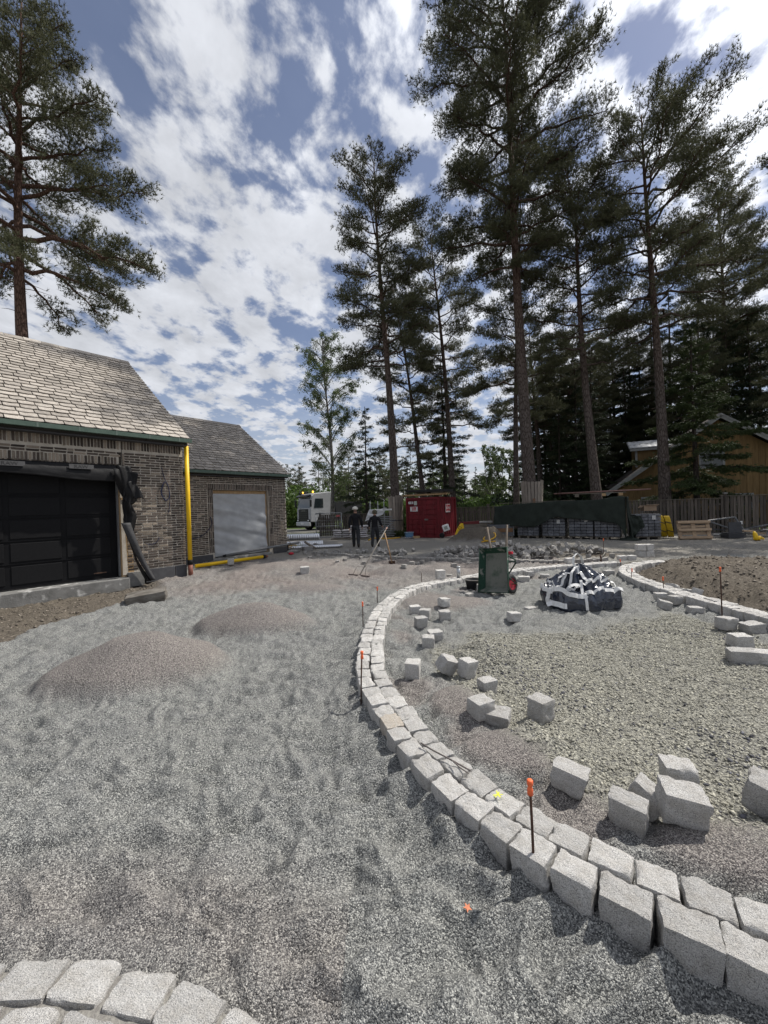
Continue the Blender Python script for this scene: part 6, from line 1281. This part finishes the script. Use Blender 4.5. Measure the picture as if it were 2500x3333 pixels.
# ------------------------------------------------------------------ wheelbarrow, bucket, tools
GRN = mat('barrow_green', (.016, .055, .034), .6, (.011, .038, .024), 6, 5, .1, 20, wear=((.20, .205, .18), 7, .6))
GRNIN = mat('barrow_inside', (.15, .155, .135), .8, (.06, .085, .062), 4, 6, .2, 25, ramp=(.36, .50))
def wheelbarrow():
    p = on(1618, 1938); e = empty('wheelbarrow', (p.x, p.y, p.z), R_(-52), 'green wheelbarrow stood on its nose with handles in the air', 'wheelbarrow'); e.rotation_euler = (R_(-13), R_(-7), R_(-50))
    fw, ft, H_, D_ = .26, .25, .84, .13   # half floor widths bottom and top, height, depth
    def sheet(name, a, b, c, d, m):
        n = 6; q = MB(); A, B, C_, D2 = map(Vector, (a, b, c, d)); q.grid(n, n, lambda u, v: tuple((A.lerp(B, u)).lerp(D2.lerp(C_, u), v))); return solidify(q.build(name, m, e), .006)
    f0 = [(-fw, .0, .10), (fw, .0, .10), (ft, .0, H_ - .08), (-ft, .0, H_ - .08)]; r0 = [(-fw - .07, -D_, .0), (fw + .07, -D_, .0), (ft + .06, -D_, H_), (-ft - .06, -D_, H_)]
    sheet('tray_floor', *f0, GRNIN); sheet('tray_side', f0[0], f0[3], r0[3], r0[0], GRN); sheet('tray_side', f0[1], f0[2], r0[2], r0[1], GRN); sheet('tray_nose', f0[0], f0[1], r0[1], r0[0], GRNIN); sheet('tray_back', f0[3], f0[2], r0[2], r0[3], GRN)
    MB().tube([Vector(q) for q in (r0 + [r0[0]])], .011, 8).build('rolled_rim', GRN, e, True)
    wd = mat('handle_wood', (.20, .165, .13), .85, (.13, .105, .085), 5, 5, .2, 30, stretch=(5, 5, .7))
    for s in (-1, 1):
        pts = [(s * .12, .05, .12), (s * .15, .055, .45), (s * .17, .05, .82), (s * .23 - .02, .03, 1.30)]; MB().tube(pts, [.02, .022, .024, .017], 10).build('handle', wd, e, True)
        leg = MB(); leg.tube([(s * .18, .06, .72), (s * .2, .30, .66), (s * .2, .33, .60), (s * .15, .13, .34), (s * .12, .10, .22)], .014, 8); leg.build('leg', GRN, e, True)
    MB().tube([(-.2, .32, .63), (.2, .32, .63)], .012, 8).build('leg_brace', GRN, e, True); MB().box((.1, .22, .78), (.2, .06, .05), bev=.008).build('red_bracket', mat('red_plastic', (.5, .02, .04), .5), e)
    MB().box((fw + .04, -.1, .42), (.006, .03, .13)).build('white_label', WHITE, e)
    w = empty('wheel_holder', (0, 0, 0)); bpy.data.objects.remove(w)
    ty = MB().lathe([(.115, -.04), (.15, -.048), (.178, -.03), (.186, 0), (.178, .03), (.15, .048), (.115, .04)], (.17, .20, .185), 28, (0, math.pi / 2, 0), False).build('wheel', mat('tyre_rubber', (.016, .016, .017), .75, (.03, .03, .03), 20, 4, .2, 60), e, True)
    MB().lathe([(.02, -.02), (.06, -.03), (.10, -.018), (.118, -.04), (.12, .04), (.10, .018), (.06, .03), (.02, .02)], (.17, .20, .185), 28, (0, math.pi / 2, 0)).build('rim', mat('rim_red', (.33, .02, .035), .5), ty, True)
    MB().tube([(.02, .20, .185), (.30, .20, .185)], .012, 8).build('axle', RUST, ty, True)
    for s in (.06, .28): MB().tube([(s, .2, .185), (s * .7, .06, .32)], .011, 6).build('wheel_fork', GRN, e, True)
wheelbarrow()
def bucket():
    p = on(1543, 1917); e = empty('mortar_bucket', (p.x, p.y + .1, p.z), 0, 'black mortar tub with dried splashes beside the wheelbarrow', 'bucket'); bm_ = mat('black_tub', (.022, .024, .026), .6, (.016, .017, .018), 5, 4, wear=((.25, .25, .24), 6, .62))
    MB().lathe([(.115, 0), (.15, .20), (.152, .205), (.145, .2), (.112, .012)], n=26).build('tub', bm_, e, True); MB().lathe([(.15, .195), (.166, .197), (.166, .213), (.15, .212)], n=26, close=False).build('rim', mat('dusty_rim', (.30, .28, .255), .8), e, True); MB().lathe([(.01, .15), (.14, .15)], n=26, close=False).build('mortar', CONC, e)
bucket()
def tools():
    a = at(1171, 1872, .04); b = atY(1260, 1717, 12.1); e = empty('rake', a, 0, 'wide rake with long pale handle propped up from the gravel', 'rake'); d = b - a
    MB().tube([(0, 0, 0), d * .85, d], [.014, .016, .019], 10).build('handle', mat('pale_handle', (.22, .20, .175), .7, (.16, .145, .125), 6), e, True); MB().tube([d * .93, d * 1.0], .021, 10).build('grip', mat('reddish_grip', (.26, .16, .13), .6), e, True)
    l, r = at(1136, 1869, .03) - a, at(1202, 1876, .03) - a; dv = (r - l).normalized(); hd = MB().box((l + r) / 2, ((r - l).length, .05, .03), rot=(0, 0, math.atan2(dv.y, dv.x))).build('head', mat('rake_bar', (.15, .12, .11), .7, (.09, .075, .07), 8), e)
    for k in range(14): q = l.lerp(r, (k + .5) / 14); MB().tube([q, q + Vector((0, -.015, -.06))], .004, 4).build('tine', MT['rake_bar'], hd)
    for s in (l.lerp(r, .22), l.lerp(r, .80)): MB().tube([s + Vector((0, 0, .015)), (s + d * .14) / 2 + Vector((0, 0, .12)) + (s - (l + r) / 2) * .3, d * .14], .006, 6).build('brace', MT['rake_bar'], e, True)
    a = on(1276, 1836); b = atY(1252, 1735, a.y + .15); e = empty('shovel', a, 0, 'wooden handled shovel stuck upright in a gravel mound', 'shovel'); d = b - a
    MB().tube([(0, 0, .05), d * .5 + Vector((.01, 0, 0)), d], [.017, .018, .020], 10).build('handle', mat('shovel_handle', (.40, .26, .15), .75, (.28, .18, .10), 6, stretch=(5, 5, .7)), e, True); MB().grid(6, 6, lambda u, v: (-.10 + u * .2, .02 * math.cos((u - .5) * 3), .10 - v * .18)).build('blade', RUST, e, True)
    a = on(1955, 1838); e = empty('pointed_bar', a, .3, 'short rusty pick head leaning by the heap of setts', 'tool'); MB().tube([(0, 0, 0), (.02, 0, .14), (.0, 0, .26)], [.03, .022, .018], 8).build('head', RUST, e, True); MB().tube([(.0, 0, .14), (.1, 0, .24), (.17, 0, .33)], [.02, .016, .008], 8).build('point', mat('worn_wood_tip', (.35, .33, .28), .8), e, True)
    a, b = on(1760, 1912), on(1815, 1892); o = MB().tube([a + Vector((0, 0, .02)), b + Vector((0, 0, .05))], .009, 6).build('thin_bar', RUST, None, True); tag(o, 'thin dark iron bar lying on gravel beside the big bag', 'bar')
tools()

# ------------------------------------------------------------------ collapsed bulk bag
NAVY = mat('navy_bag', (.012, .020, .040), .18, (.008, .013, .028), 5, 4, .5, 9, spec=.9)
STRAP = mat('white_strap', (.74, .74, .73), .6, (.62, .62, .61), 30, 3, .2, 80)
def bulk_bag():
    p = on(1893, 1968); e = empty('bulk_bag', (p.x, p.y + .05, p.z), R_(8), 'collapsed navy bulk bag with white straps and loops on the gravel', 'bag')
    def surf(u, s):
        """u round the bag, s from the crest (0) over the shoulder to the ground (1)"""
        a = u * 2 * math.pi; cx, cy = .12 * (1 - s), .16 * (1 - s)
        sq = 1 / max(abs(math.cos(a)), abs(math.sin(a))) ** .55; R = .50 * sq * (1 + .10 * float(noise2(np.array(math.cos(a) * 1.7 + 3), np.array(math.sin(a) * 1.7))))
        fold = float(noise2(np.array(math.cos(a) * 2.6 + s * 1.3), np.array(math.sin(a) * 2.6 - s * 1.1))); f2 = float(noise2(np.array(math.cos(a) * 5 + 9), np.array(math.sin(a) * 5 + s * 3))); rad = R * (min(1, s / .78) ** .85) * (1 + .10 * fold * s)
        sh = .25 + .08 * fold; pk = .66
        if s < .78: t = s / .78; z = sh + (pk - sh) * (1 - t) ** 1.5 + .16 * fold * t * (1 - t) * 2 + .07 * f2 * t; 
        else: t = (s - .78) / .22; z = sh + .07 * f2 * (1 - t); z = z * (1 - t); rad *= 1 + .05 * math.sin(t * 3)
        # mouth: the bag gapes on the left front
        da = math.atan2(math.sin(a - 3.75), math.cos(a - 3.75)); z -= .34 * math.exp(-(da / .55) ** 2 - ((s - .50) / .15) ** 2); z += .06 * math.exp(-(da / .75) ** 2 - ((s - .76) / .07) ** 2)
        crease = abs(math.sin(a * 4.5 + 2 * fold + s * 2)); z += .045 * (1 - crease) * math.sin(min(1, s) * math.pi)
        return Vector((cx + rad * math.cos(a) * 1.08, cy + rad * math.sin(a) * .82, max(.004, z)))
    def crumple(u, v):
        q = surf(u, .012 + v * .988); a = u * 2 * math.pi; x, y = math.cos(a) * (2 + v * 3), math.sin(a) * (2 + v * 3)
        r1 = abs(float(noise2(np.array(x * 1.1 + 4), np.array(y * 1.1 + v * 2)))) ; r2 = abs(float(noise2(np.array(x * 2.3), np.array(y * 2.3 + v * 4)))); k = math.sin(min(1, v * 1.15) * math.pi) ** .6 if v < .86 else .3
        o_ = Vector((q.x, q.y, .3)).normalized(); q = q + o_ * (-.20 * r1 - .11 * r2 + .07) * max(0, k); q.z = max(.004, q.z); return tuple(q)
    MB().grid(84, 30, crumple).build('bag_cloth', NAVY, e, False)
    def ribbon(path, w, name='strap', lift=.012):
        P = [Vector(crumple(u % 1.0, max(0, (s - .012) / .988))) + Vector((0, 0, lift)) + Vector((math.cos(u * 6.283), math.sin(u * 6.283), 0)) * .02 for (u, s) in path]; rib(P, w * .8, name)
    def rib(P, w, name='strap'):
        q = MB(); k = len(P); vs = []
        for i, c in enumerate(P):
            t = (P[min(i + 1, k - 1)] - P[max(i - 1, 0)]).normalized(); out = Vector((c.x - .1, c.y - .1, .25)).normalized(); s = t.cross(out).normalized() * w / 2; vs += [c - s, c + s]
        q._add(vs, [(2 * i, 2 * i + 1, 2 * i + 3, 2 * i + 2) for i in range(k - 1)]); o = q.build(name, STRAP, e, False); solidify(o, .003)
    n = 26
    L2 = lambda a, b: [(a[0] + (b[0] - a[0]) * i / n, a[1] + (b[1] - a[1]) * i / n) for i in range(n + 1)]
    ribbon([(u, .80 + .02 * math.sin(u * 40)) for u in np.linspace(.36, .70, 40)], .085); ribbon([(u, .74 + .04 * math.sin(u * 30)) for u in np.linspace(.70, 1.06, 40)], .07); ribbon([(u, .58) for u in np.linspace(.30, .52, 24)], .05)
    ribbon(L2((.885, .52), (.90, .99)), .11); ribbon(L2((.52, .3), (.50, .98)), .11); ribbon([(u, .93) for u in np.linspace(.50, .63, 20)], .10); ribbon([(u, .30 + .15 * math.sin(u * 18)) for u in np.linspace(.45, .9, 40)], .06); ribbon(L2((.68, .35), (.70, .99)), .05); ribbon(L2((.62, .08), (.60, .45)), .05); ribbon(L2((.05, .45), (.04, .98)), .07); ribbon(L2((.28, .2), (.27, .95)), .06); ribbon([(u, .38 + .25 * (u - .6)) for u in np.linspace(.56, .98, 30)], .045)  # besides real straps, some white bands are added for reflections on the cloth
    top = surf(.3, .012)
    rib([top + Vector((x, y, z)) for (x, y, z) in ((-.10, -.10, -.10), (-.14, -.06, .02), (-.11, -.03, .12), (-.03, 0, .17), (.04, 0, .12), (.07, 0, .02), (.12, .02, -.10))], .045, 'lifting_loop')
    c = surf(.63, .42); rib([c + Vector((.13 * math.cos(a), -.04 - .02 * math.sin(a), .07 + .09 * math.sin(a))) for a in np.linspace(-1.3, 4.6, 18)], .045, 'lifting_loop')
    c = surf(.93, .9); rib([c + Vector((.02 + .06 * math.sin(t * math.pi), .0, .06 - .16 * t)) for t in np.linspace(0, 1, 10)], .07, 'lifting_loop')
    c = surf(.53, .95); rib([c + Vector((-.12 + .25 * t, -.06 - .03 * math.sin(t * 3.1), .02 + .03 * math.sin(t * 3.1))) for t in np.linspace(0, 1, 10)], .07, 'lifting_loop')
bulk_bag()

# ------------------------------------------------------------------ two workers walking away
def person(loc, rz, H_, joints, label, helmet):
    """one continuous skinned body; joints in a 1.80 m frame, facing +Y"""
    J, E_ = joints; s = H_ / 1.8
    me = bpy.data.meshes.new('person'); names = list(J); me.from_pydata([tuple(Vector(J[k][0]) * s) for k in names], [(names.index(a), names.index(b)) for a, b in E_], []); o = bpy.data.objects.new('person_rig', me); COL.objects.link(o)
    sk = o.modifiers.new('skin', 'SKIN'); sk.branch_smoothing = .6
    for i, k in enumerate(names): r = J[k][1]; r = r if isinstance(r, tuple) else (r, r); me.skin_vertices[0].data[i].radius = (r[0] * s, r[1] * s); me.skin_vertices[0].data[i].use_root = (k == 'pelvis')
    sb = o.modifiers.new('sub', 'SUBSURF'); sb.levels = 2; sb.render_levels = 2
    dg = bpy.context.evaluated_depsgraph_get(); dg.update(); m2 = bpy.data.meshes.new_from_object(o.evaluated_get(dg)); bpy.data.objects.remove(o)
    mats = [mat('dark_sweater', (.013, .013, .016), .9, (.009, .009, .011), 12, 4, .4, 60), mat('work_trousers', (.032, .034, .038), .9, (.020, .021, .024), 9, 4, .5, 40), mat('work_boots', (.05, .043, .036), .8, (.03, .026, .022), 14), mat('skin', (.42, .25, .18), .6, (.36, .21, .15), 10)]
    m2.materials.clear(); [m2.materials.append(q) for q in mats]; hx, hz = J['head'][0][0] * s, J['neck'][0][2] * s
    hands = [Vector(J[k][0]) * s for k in ('hand_l', 'hand_r')]; ft = [Vector(J[k][0]) * s for k in ('ankle_l', 'ankle_r')]
    for f in m2.polygons:
        c = f.center; i = 0
        if c.z < .98 * s and all((c - h).length > .22 * s for h in hands) and abs(c.x) < .27 * s: i = 1
        if any((c - a).length < .17 * s and c.z < a.z + .06 * s for a in ft): i = 2
        if c.z > hz + .02 * s or any((c - h).length < .115 * s and c.z < h.z + .05 * s for h in hands): i = 3
        f.material_index = i; f.use_smooth = True
    e = link('person', m2, None, loc, (0, 0, rz)); tag(e, label, 'person')
    hd = Vector(J['head'][0]) * s
    if helmet:
        h = MB(); h.lathe([(.125, -.01), (.128, .03), (.112, .085), (.07, .12), (.01, .132)], tuple(hd + Vector((0, -.0, .045))), 20); h.box(tuple(hd + Vector((0, .11, .045))), (.16, .09, .012)); hh = h.build('helmet', mat('helmet_white', (.70, .68, .60), .45), e, True)
        MB().lathe([(.129, -.002), (.135, 0), (.135, .012), (.129, .014)], tuple(hd + Vector((0, 0, .04))), 20, None, False).build('helmet_brim', MT['helmet_white'], hh, True); MB().box(tuple(hd + Vector((0, -.1, -.03))), (.14, .03, .03)).build('head_band', mat('dark_strap', (.03, .03, .05), .6), hh)
    else:
        MB().lathe([(.098, -.06), (.112, .0), (.112, .06), (.085, .11), (.01, .13)], tuple(hd), 18).build('cap', mat('camouflage_cap', (.14, .12, .08), .9, (.05, .05, .035), 22), e, True)
        for sx in (-1, 1): MB().lathe([(.0, -.02), (.035, -.018), (.035, .018), (.0, .02)], tuple(hd + Vector((sx * .112, 0, -.02))), 12, (0, math.pi / 2, 0)).build('ear_defender', mat('ear_cup', (.45, .42, .36), .5), e, True)
    return e
def hands(J, E_, side, base, fwd, down):
    """palm with five unequal bent fingers hanging from the wrist"""
    w = Vector(base); out = Vector((1 if side == 'r' else -1, 0, 0)); dn = Vector(down); fw = Vector(fwd); J['hand_' + side] = (tuple(w + dn * .06), (.024, .038))
    for k, (nm, off, ln) in enumerate((('index', .03, .075), ('middle', .01, .083), ('ring', -.012, .077), ('little', -.032, .06))):
        b = w + dn * .10 + fw * off; m_ = b + dn * ln * .55 - out * .008; t = b + dn * ln * .95 - out * .03; J[nm + '1' + side] = (tuple(b), .0095); J[nm + '2' + side] = (tuple(m_), .0088); J[nm + '3' + side] = (tuple(t), .0075); E_ += [('hand_' + side, nm + '1' + side), (nm + '1' + side, nm + '2' + side), (nm + '2' + side, nm + '3' + side)]
    b = w + dn * .05 + fw * .04; t = b + dn * .05 + fw * .022 - out * .012; J['thumb1' + side] = (tuple(b), .011); J['thumb2' + side] = (tuple(t), .009); E_ += [('hand_' + side, 'thumb1' + side), ('thumb1' + side, 'thumb2' + side)]
def people():
    def body(stride, armL, armR, lean=0.0, head=(0, .02)):
        J = {'pelvis': ((0, 0, .96), (.175, .13)), 'belly': ((0, .01 + lean * .3, 1.10), (.17, .125)), 'chest': ((0, lean * .6, 1.30), (.205, .135)), 'shoulders': ((0, lean * .9, 1.44), (.12, .085)), 'neck': ((0, lean + .01, 1.53), .056), 'head': ((head[0], lean + head[1], 1.67), (.085, .098)), 'crown': ((head[0], lean + head[1], 1.745), (.06, .07))}
        E_ = [('pelvis', 'belly'), ('belly', 'chest'), ('chest', 'shoulders'), ('shoulders', 'neck'), ('neck', 'head'), ('head', 'crown')]
        for sd_, sx, st in (('l', -1, stride), ('r', 1, -stride)):
            kf = .06 if st > 0 else .05; J['hip_' + sd_] = ((sx * .10, 0, .88), (.118, .118)); J['knee_' + sd_] = ((sx * .10, st * .5 + kf, .50), (.088, .09)); az = .09 if st >= 0 else .14; J['ankle_' + sd_] = ((sx * .10, st, az), (.070, .074)); J['ball_' + sd_] = ((sx * .11, st + .14, .045 if st >= 0 else .05), (.046, .036)); J['toe_' + sd_] = ((sx * .115, st + .20, .035), (.036, .028)); E_ += [('pelvis', 'hip_' + sd_), ('hip_' + sd_, 'knee_' + sd_), ('knee_' + sd_, 'ankle_' + sd_), ('ankle_' + sd_, 'ball_' + sd_), ('ball_' + sd_, 'toe_' + sd_)]
            el, wr = armL if sx < 0 else armR; J['sh_' + sd_] = ((sx * .185, lean * .9, 1.42), (.092, .088)); J['el_' + sd_] = (el, .066); J['wr_' + sd_] = (wr, .046); E_ += [('shoulders', 'sh_' + sd_), ('sh_' + sd_, 'el_' + sd_), ('el_' + sd_, 'wr_' + sd_)]
            d = (Vector(wr) - Vector(el)).normalized(); hands(J, E_, sd_, wr, (0, 1, 0), tuple(d)); E_.append(('wr_' + sd_, 'hand_' + sd_))
        return J, E_
    p = at(1160, 1783); person((p.x, p.y, gz(p.x, p.y) - .005), R_(4), 1.80, body(.22, ((-.27, -.05, 1.15), (-.28, -.0, .90)), ((.265, -.04, 1.15), (.285, .10, .92))), 'person in dark work clothes and white helmet walking away', True)
    p = at(1222, 1781); person((p.x, p.y, gz(p.x, p.y) - .005), R_(-8), 1.66, body(-.26, ((-.27, -.04, 1.18), (-.29, .10, .98)), ((.28, -.05, 1.18), (.34, .12, 1.02)), .05, (.0, .05)), 'person in dark clothes with patterned cap and ear defenders walking', False)
people()

# ------------------------------------------------------------------ truck on the road
def truck():
    e = empty('tipper_truck', (-7.0, 33.5, 0), math.atan2(-.62, -.78), 'white cab truck with black grille parked on the road behind trees', 'truck')  # local +x is forward
    w = mat('truck_white', (.46, .47, .49), .35, (.38, .39, .41), 3); k = mat('truck_black', (.012, .012, .013), .4); gl = mat('cab_glass', (.03, .04, .045), .06, spec=.7); W2 = 1.25
    c = MB(); prof = [(0, .75), (0, 1.9), (-.18, 2.95), (-.45, 3.2), (-1.9, 3.35), (-2.2, 3.2), (-2.2, .95), (-1.5, .95), (-1.35, 1.15), (-.75, 1.15), (-.6, .75)]
    c.prism(prof, 2 * W2, 'Y', -W2); cb = c.build('cab', w, e); bv = cb.modifiers.new('bevel', 'BEVEL'); bv.width = .06; bv.segments = 2; bv.limit_method = 'ANGLE'
    MB().quad((.008, -1.12, 1.95), (.008, 1.12, 1.95), (-.155, 1.08, 2.82), (-.155, -1.08, 2.82)).build('windscreen', gl, cb); solidify(cb.children[0], .02)
    for s in (-1, 1):
        MB().prism([(-.35, 1.95), (-1.25, 1.95), (-1.25, 2.75), (-.48, 2.75)], .012, 'Y', s * (W2 + .006) - .006).build('side_window', gl, cb); MB().box((-.9, s * (W2 + .006), 1.45), (.9, .012, .02)).build('door_seam', k, cb)
        m = MB(); m.box((.05, s * (W2 + .18), 2.35), (.12, .22, .62), bev=.04); m.tube([(.0, s * W2, 2.65), (.05, s * (W2 + .18), 2.65)], .025, 6); m.build('mirror', k, cb)
        hl = MB().box((.035, s * .98, .88), (.10, .42, .22), bev=.03).build('headlight', k, e); hm = mat('lamp_lens', (.85, .87, .9), .1); MB().box((.09, s * .98, .88), (.012, .26, .10)).build('lens', hm, hl)
        MB().box((.02, s * 1.1, 1.35), (.06, .12, 1.1), bev=.02).build('air_deflector', w, cb)
    g = MB().box((.02, 0, 1.35), (.06, 1.75, 1.05), bev=.03).build('grille', k, e)
    for q in range(5): MB().box((.055, 0, .98 + q * .17), (.03, 1.6, .035)).build('grille_slat', mat('grille_grey', (.05, .05, .052), .4), g)
    text_part('SCANIA', .22, mat('chrome', (.6, .6, .62), .2, metal=.9), g, (.055, 0, 1.66), (math.pi / 2, 0, math.pi / 2), name='badge')
    MB().box((.06, 0, .58), (.22, 2.46, .34), bev=.05).build('bumper', w, e); MB().box((.02, 0, .36), (.18, 2.2, .16), bev=.03).build('under_bumper', k, e); MB().box((.18, 0, .6), (.01, .52, .12)).build('number_plate', WHITE, e)
    MB().box((-.02, 0, 3.0), (.36, 2.3, .16), rot=(0, .5, 0), bev=.04).build('sun_visor', k, cb); lb = MB().tube([(-.12, -1.0, 3.22), (-.12, 1.0, 3.22)], .03, 8).build('light_bar', k, cb)
    for y in (-.75, -.4, .4, .75): MB().lathe([(.06, 0), (.10, .06), (.10, .08), (.01, .085)], (-.10, y, 3.30), 14, (0, math.pi / 2, 0)).build('spot_lamp', k, lb, True)
    am = mat('amber_beacon', (.9, .42, .05), .2); em = am.node_tree.nodes['Principled BSDF']; em.inputs['Emission Color'].default_value = (1, .5, .06, 1); em.inputs['Emission Strength'].default_value = 3.0
    for y in (-.95, .95): MB().lathe([(.07, 0), (.07, .1), (.04, .15), (.01, .16)], (-.45, y, 3.27), 12).build('beacon', am, cb, True)
    MB().box((-4.6, 0, .95), (4.6, 2.1, .3)).build('chassis', k, e); b = MB(); b.prism([(-2.5, 1.25), (-7.2, 1.25), (-7.2, 2.35), (-2.5, 2.5)], 2.5, 'Y', -1.25); b.build('tipper_body', mat('tipper_grey', (.05, .052, .056), .6, (.035, .036, .04), 3), e); MB().box((-2.9, -1.2, .75), (.9, .3, .5), bev=.08).build('fuel_tank', GREYP, e)
    for x in (-1.05, -5.2, -6.5):
        for s in (-1, 1):
            t = MB().lathe([(.28, -.14), (.46, -.16), (.51, -.1), (.51, .1), (.46, .16), (.28, .14)], (x, s * 1.08, .51), 26, (math.pi / 2, 0, 0)).build('wheel', MT['tyre_rubber'], e, True); MB().lathe([(.05, -.17), (.2, -.1), (.28, -.15), (.28, .15), (.2, .1), (.05, .17)], (x, s * 1.08, .51), 20, (math.pi / 2, 0, 0)).build('rim', mat('steel_rim', (.5, .5, .52), .35, metal=.6), t, True)
truck()
# grey road the truck stands on
rd = MB(); rd.box((-20, 33.0, .012), (52, 5.5, .02), rot=(0, 0, .05)); tag(rd.build('road', mat('asphalt', (.14, .135, .125), .9, (.10, .097, .09), 9, 5, .3, 40), None), 'pale worn asphalt road behind the building site', None, None, 'structure')
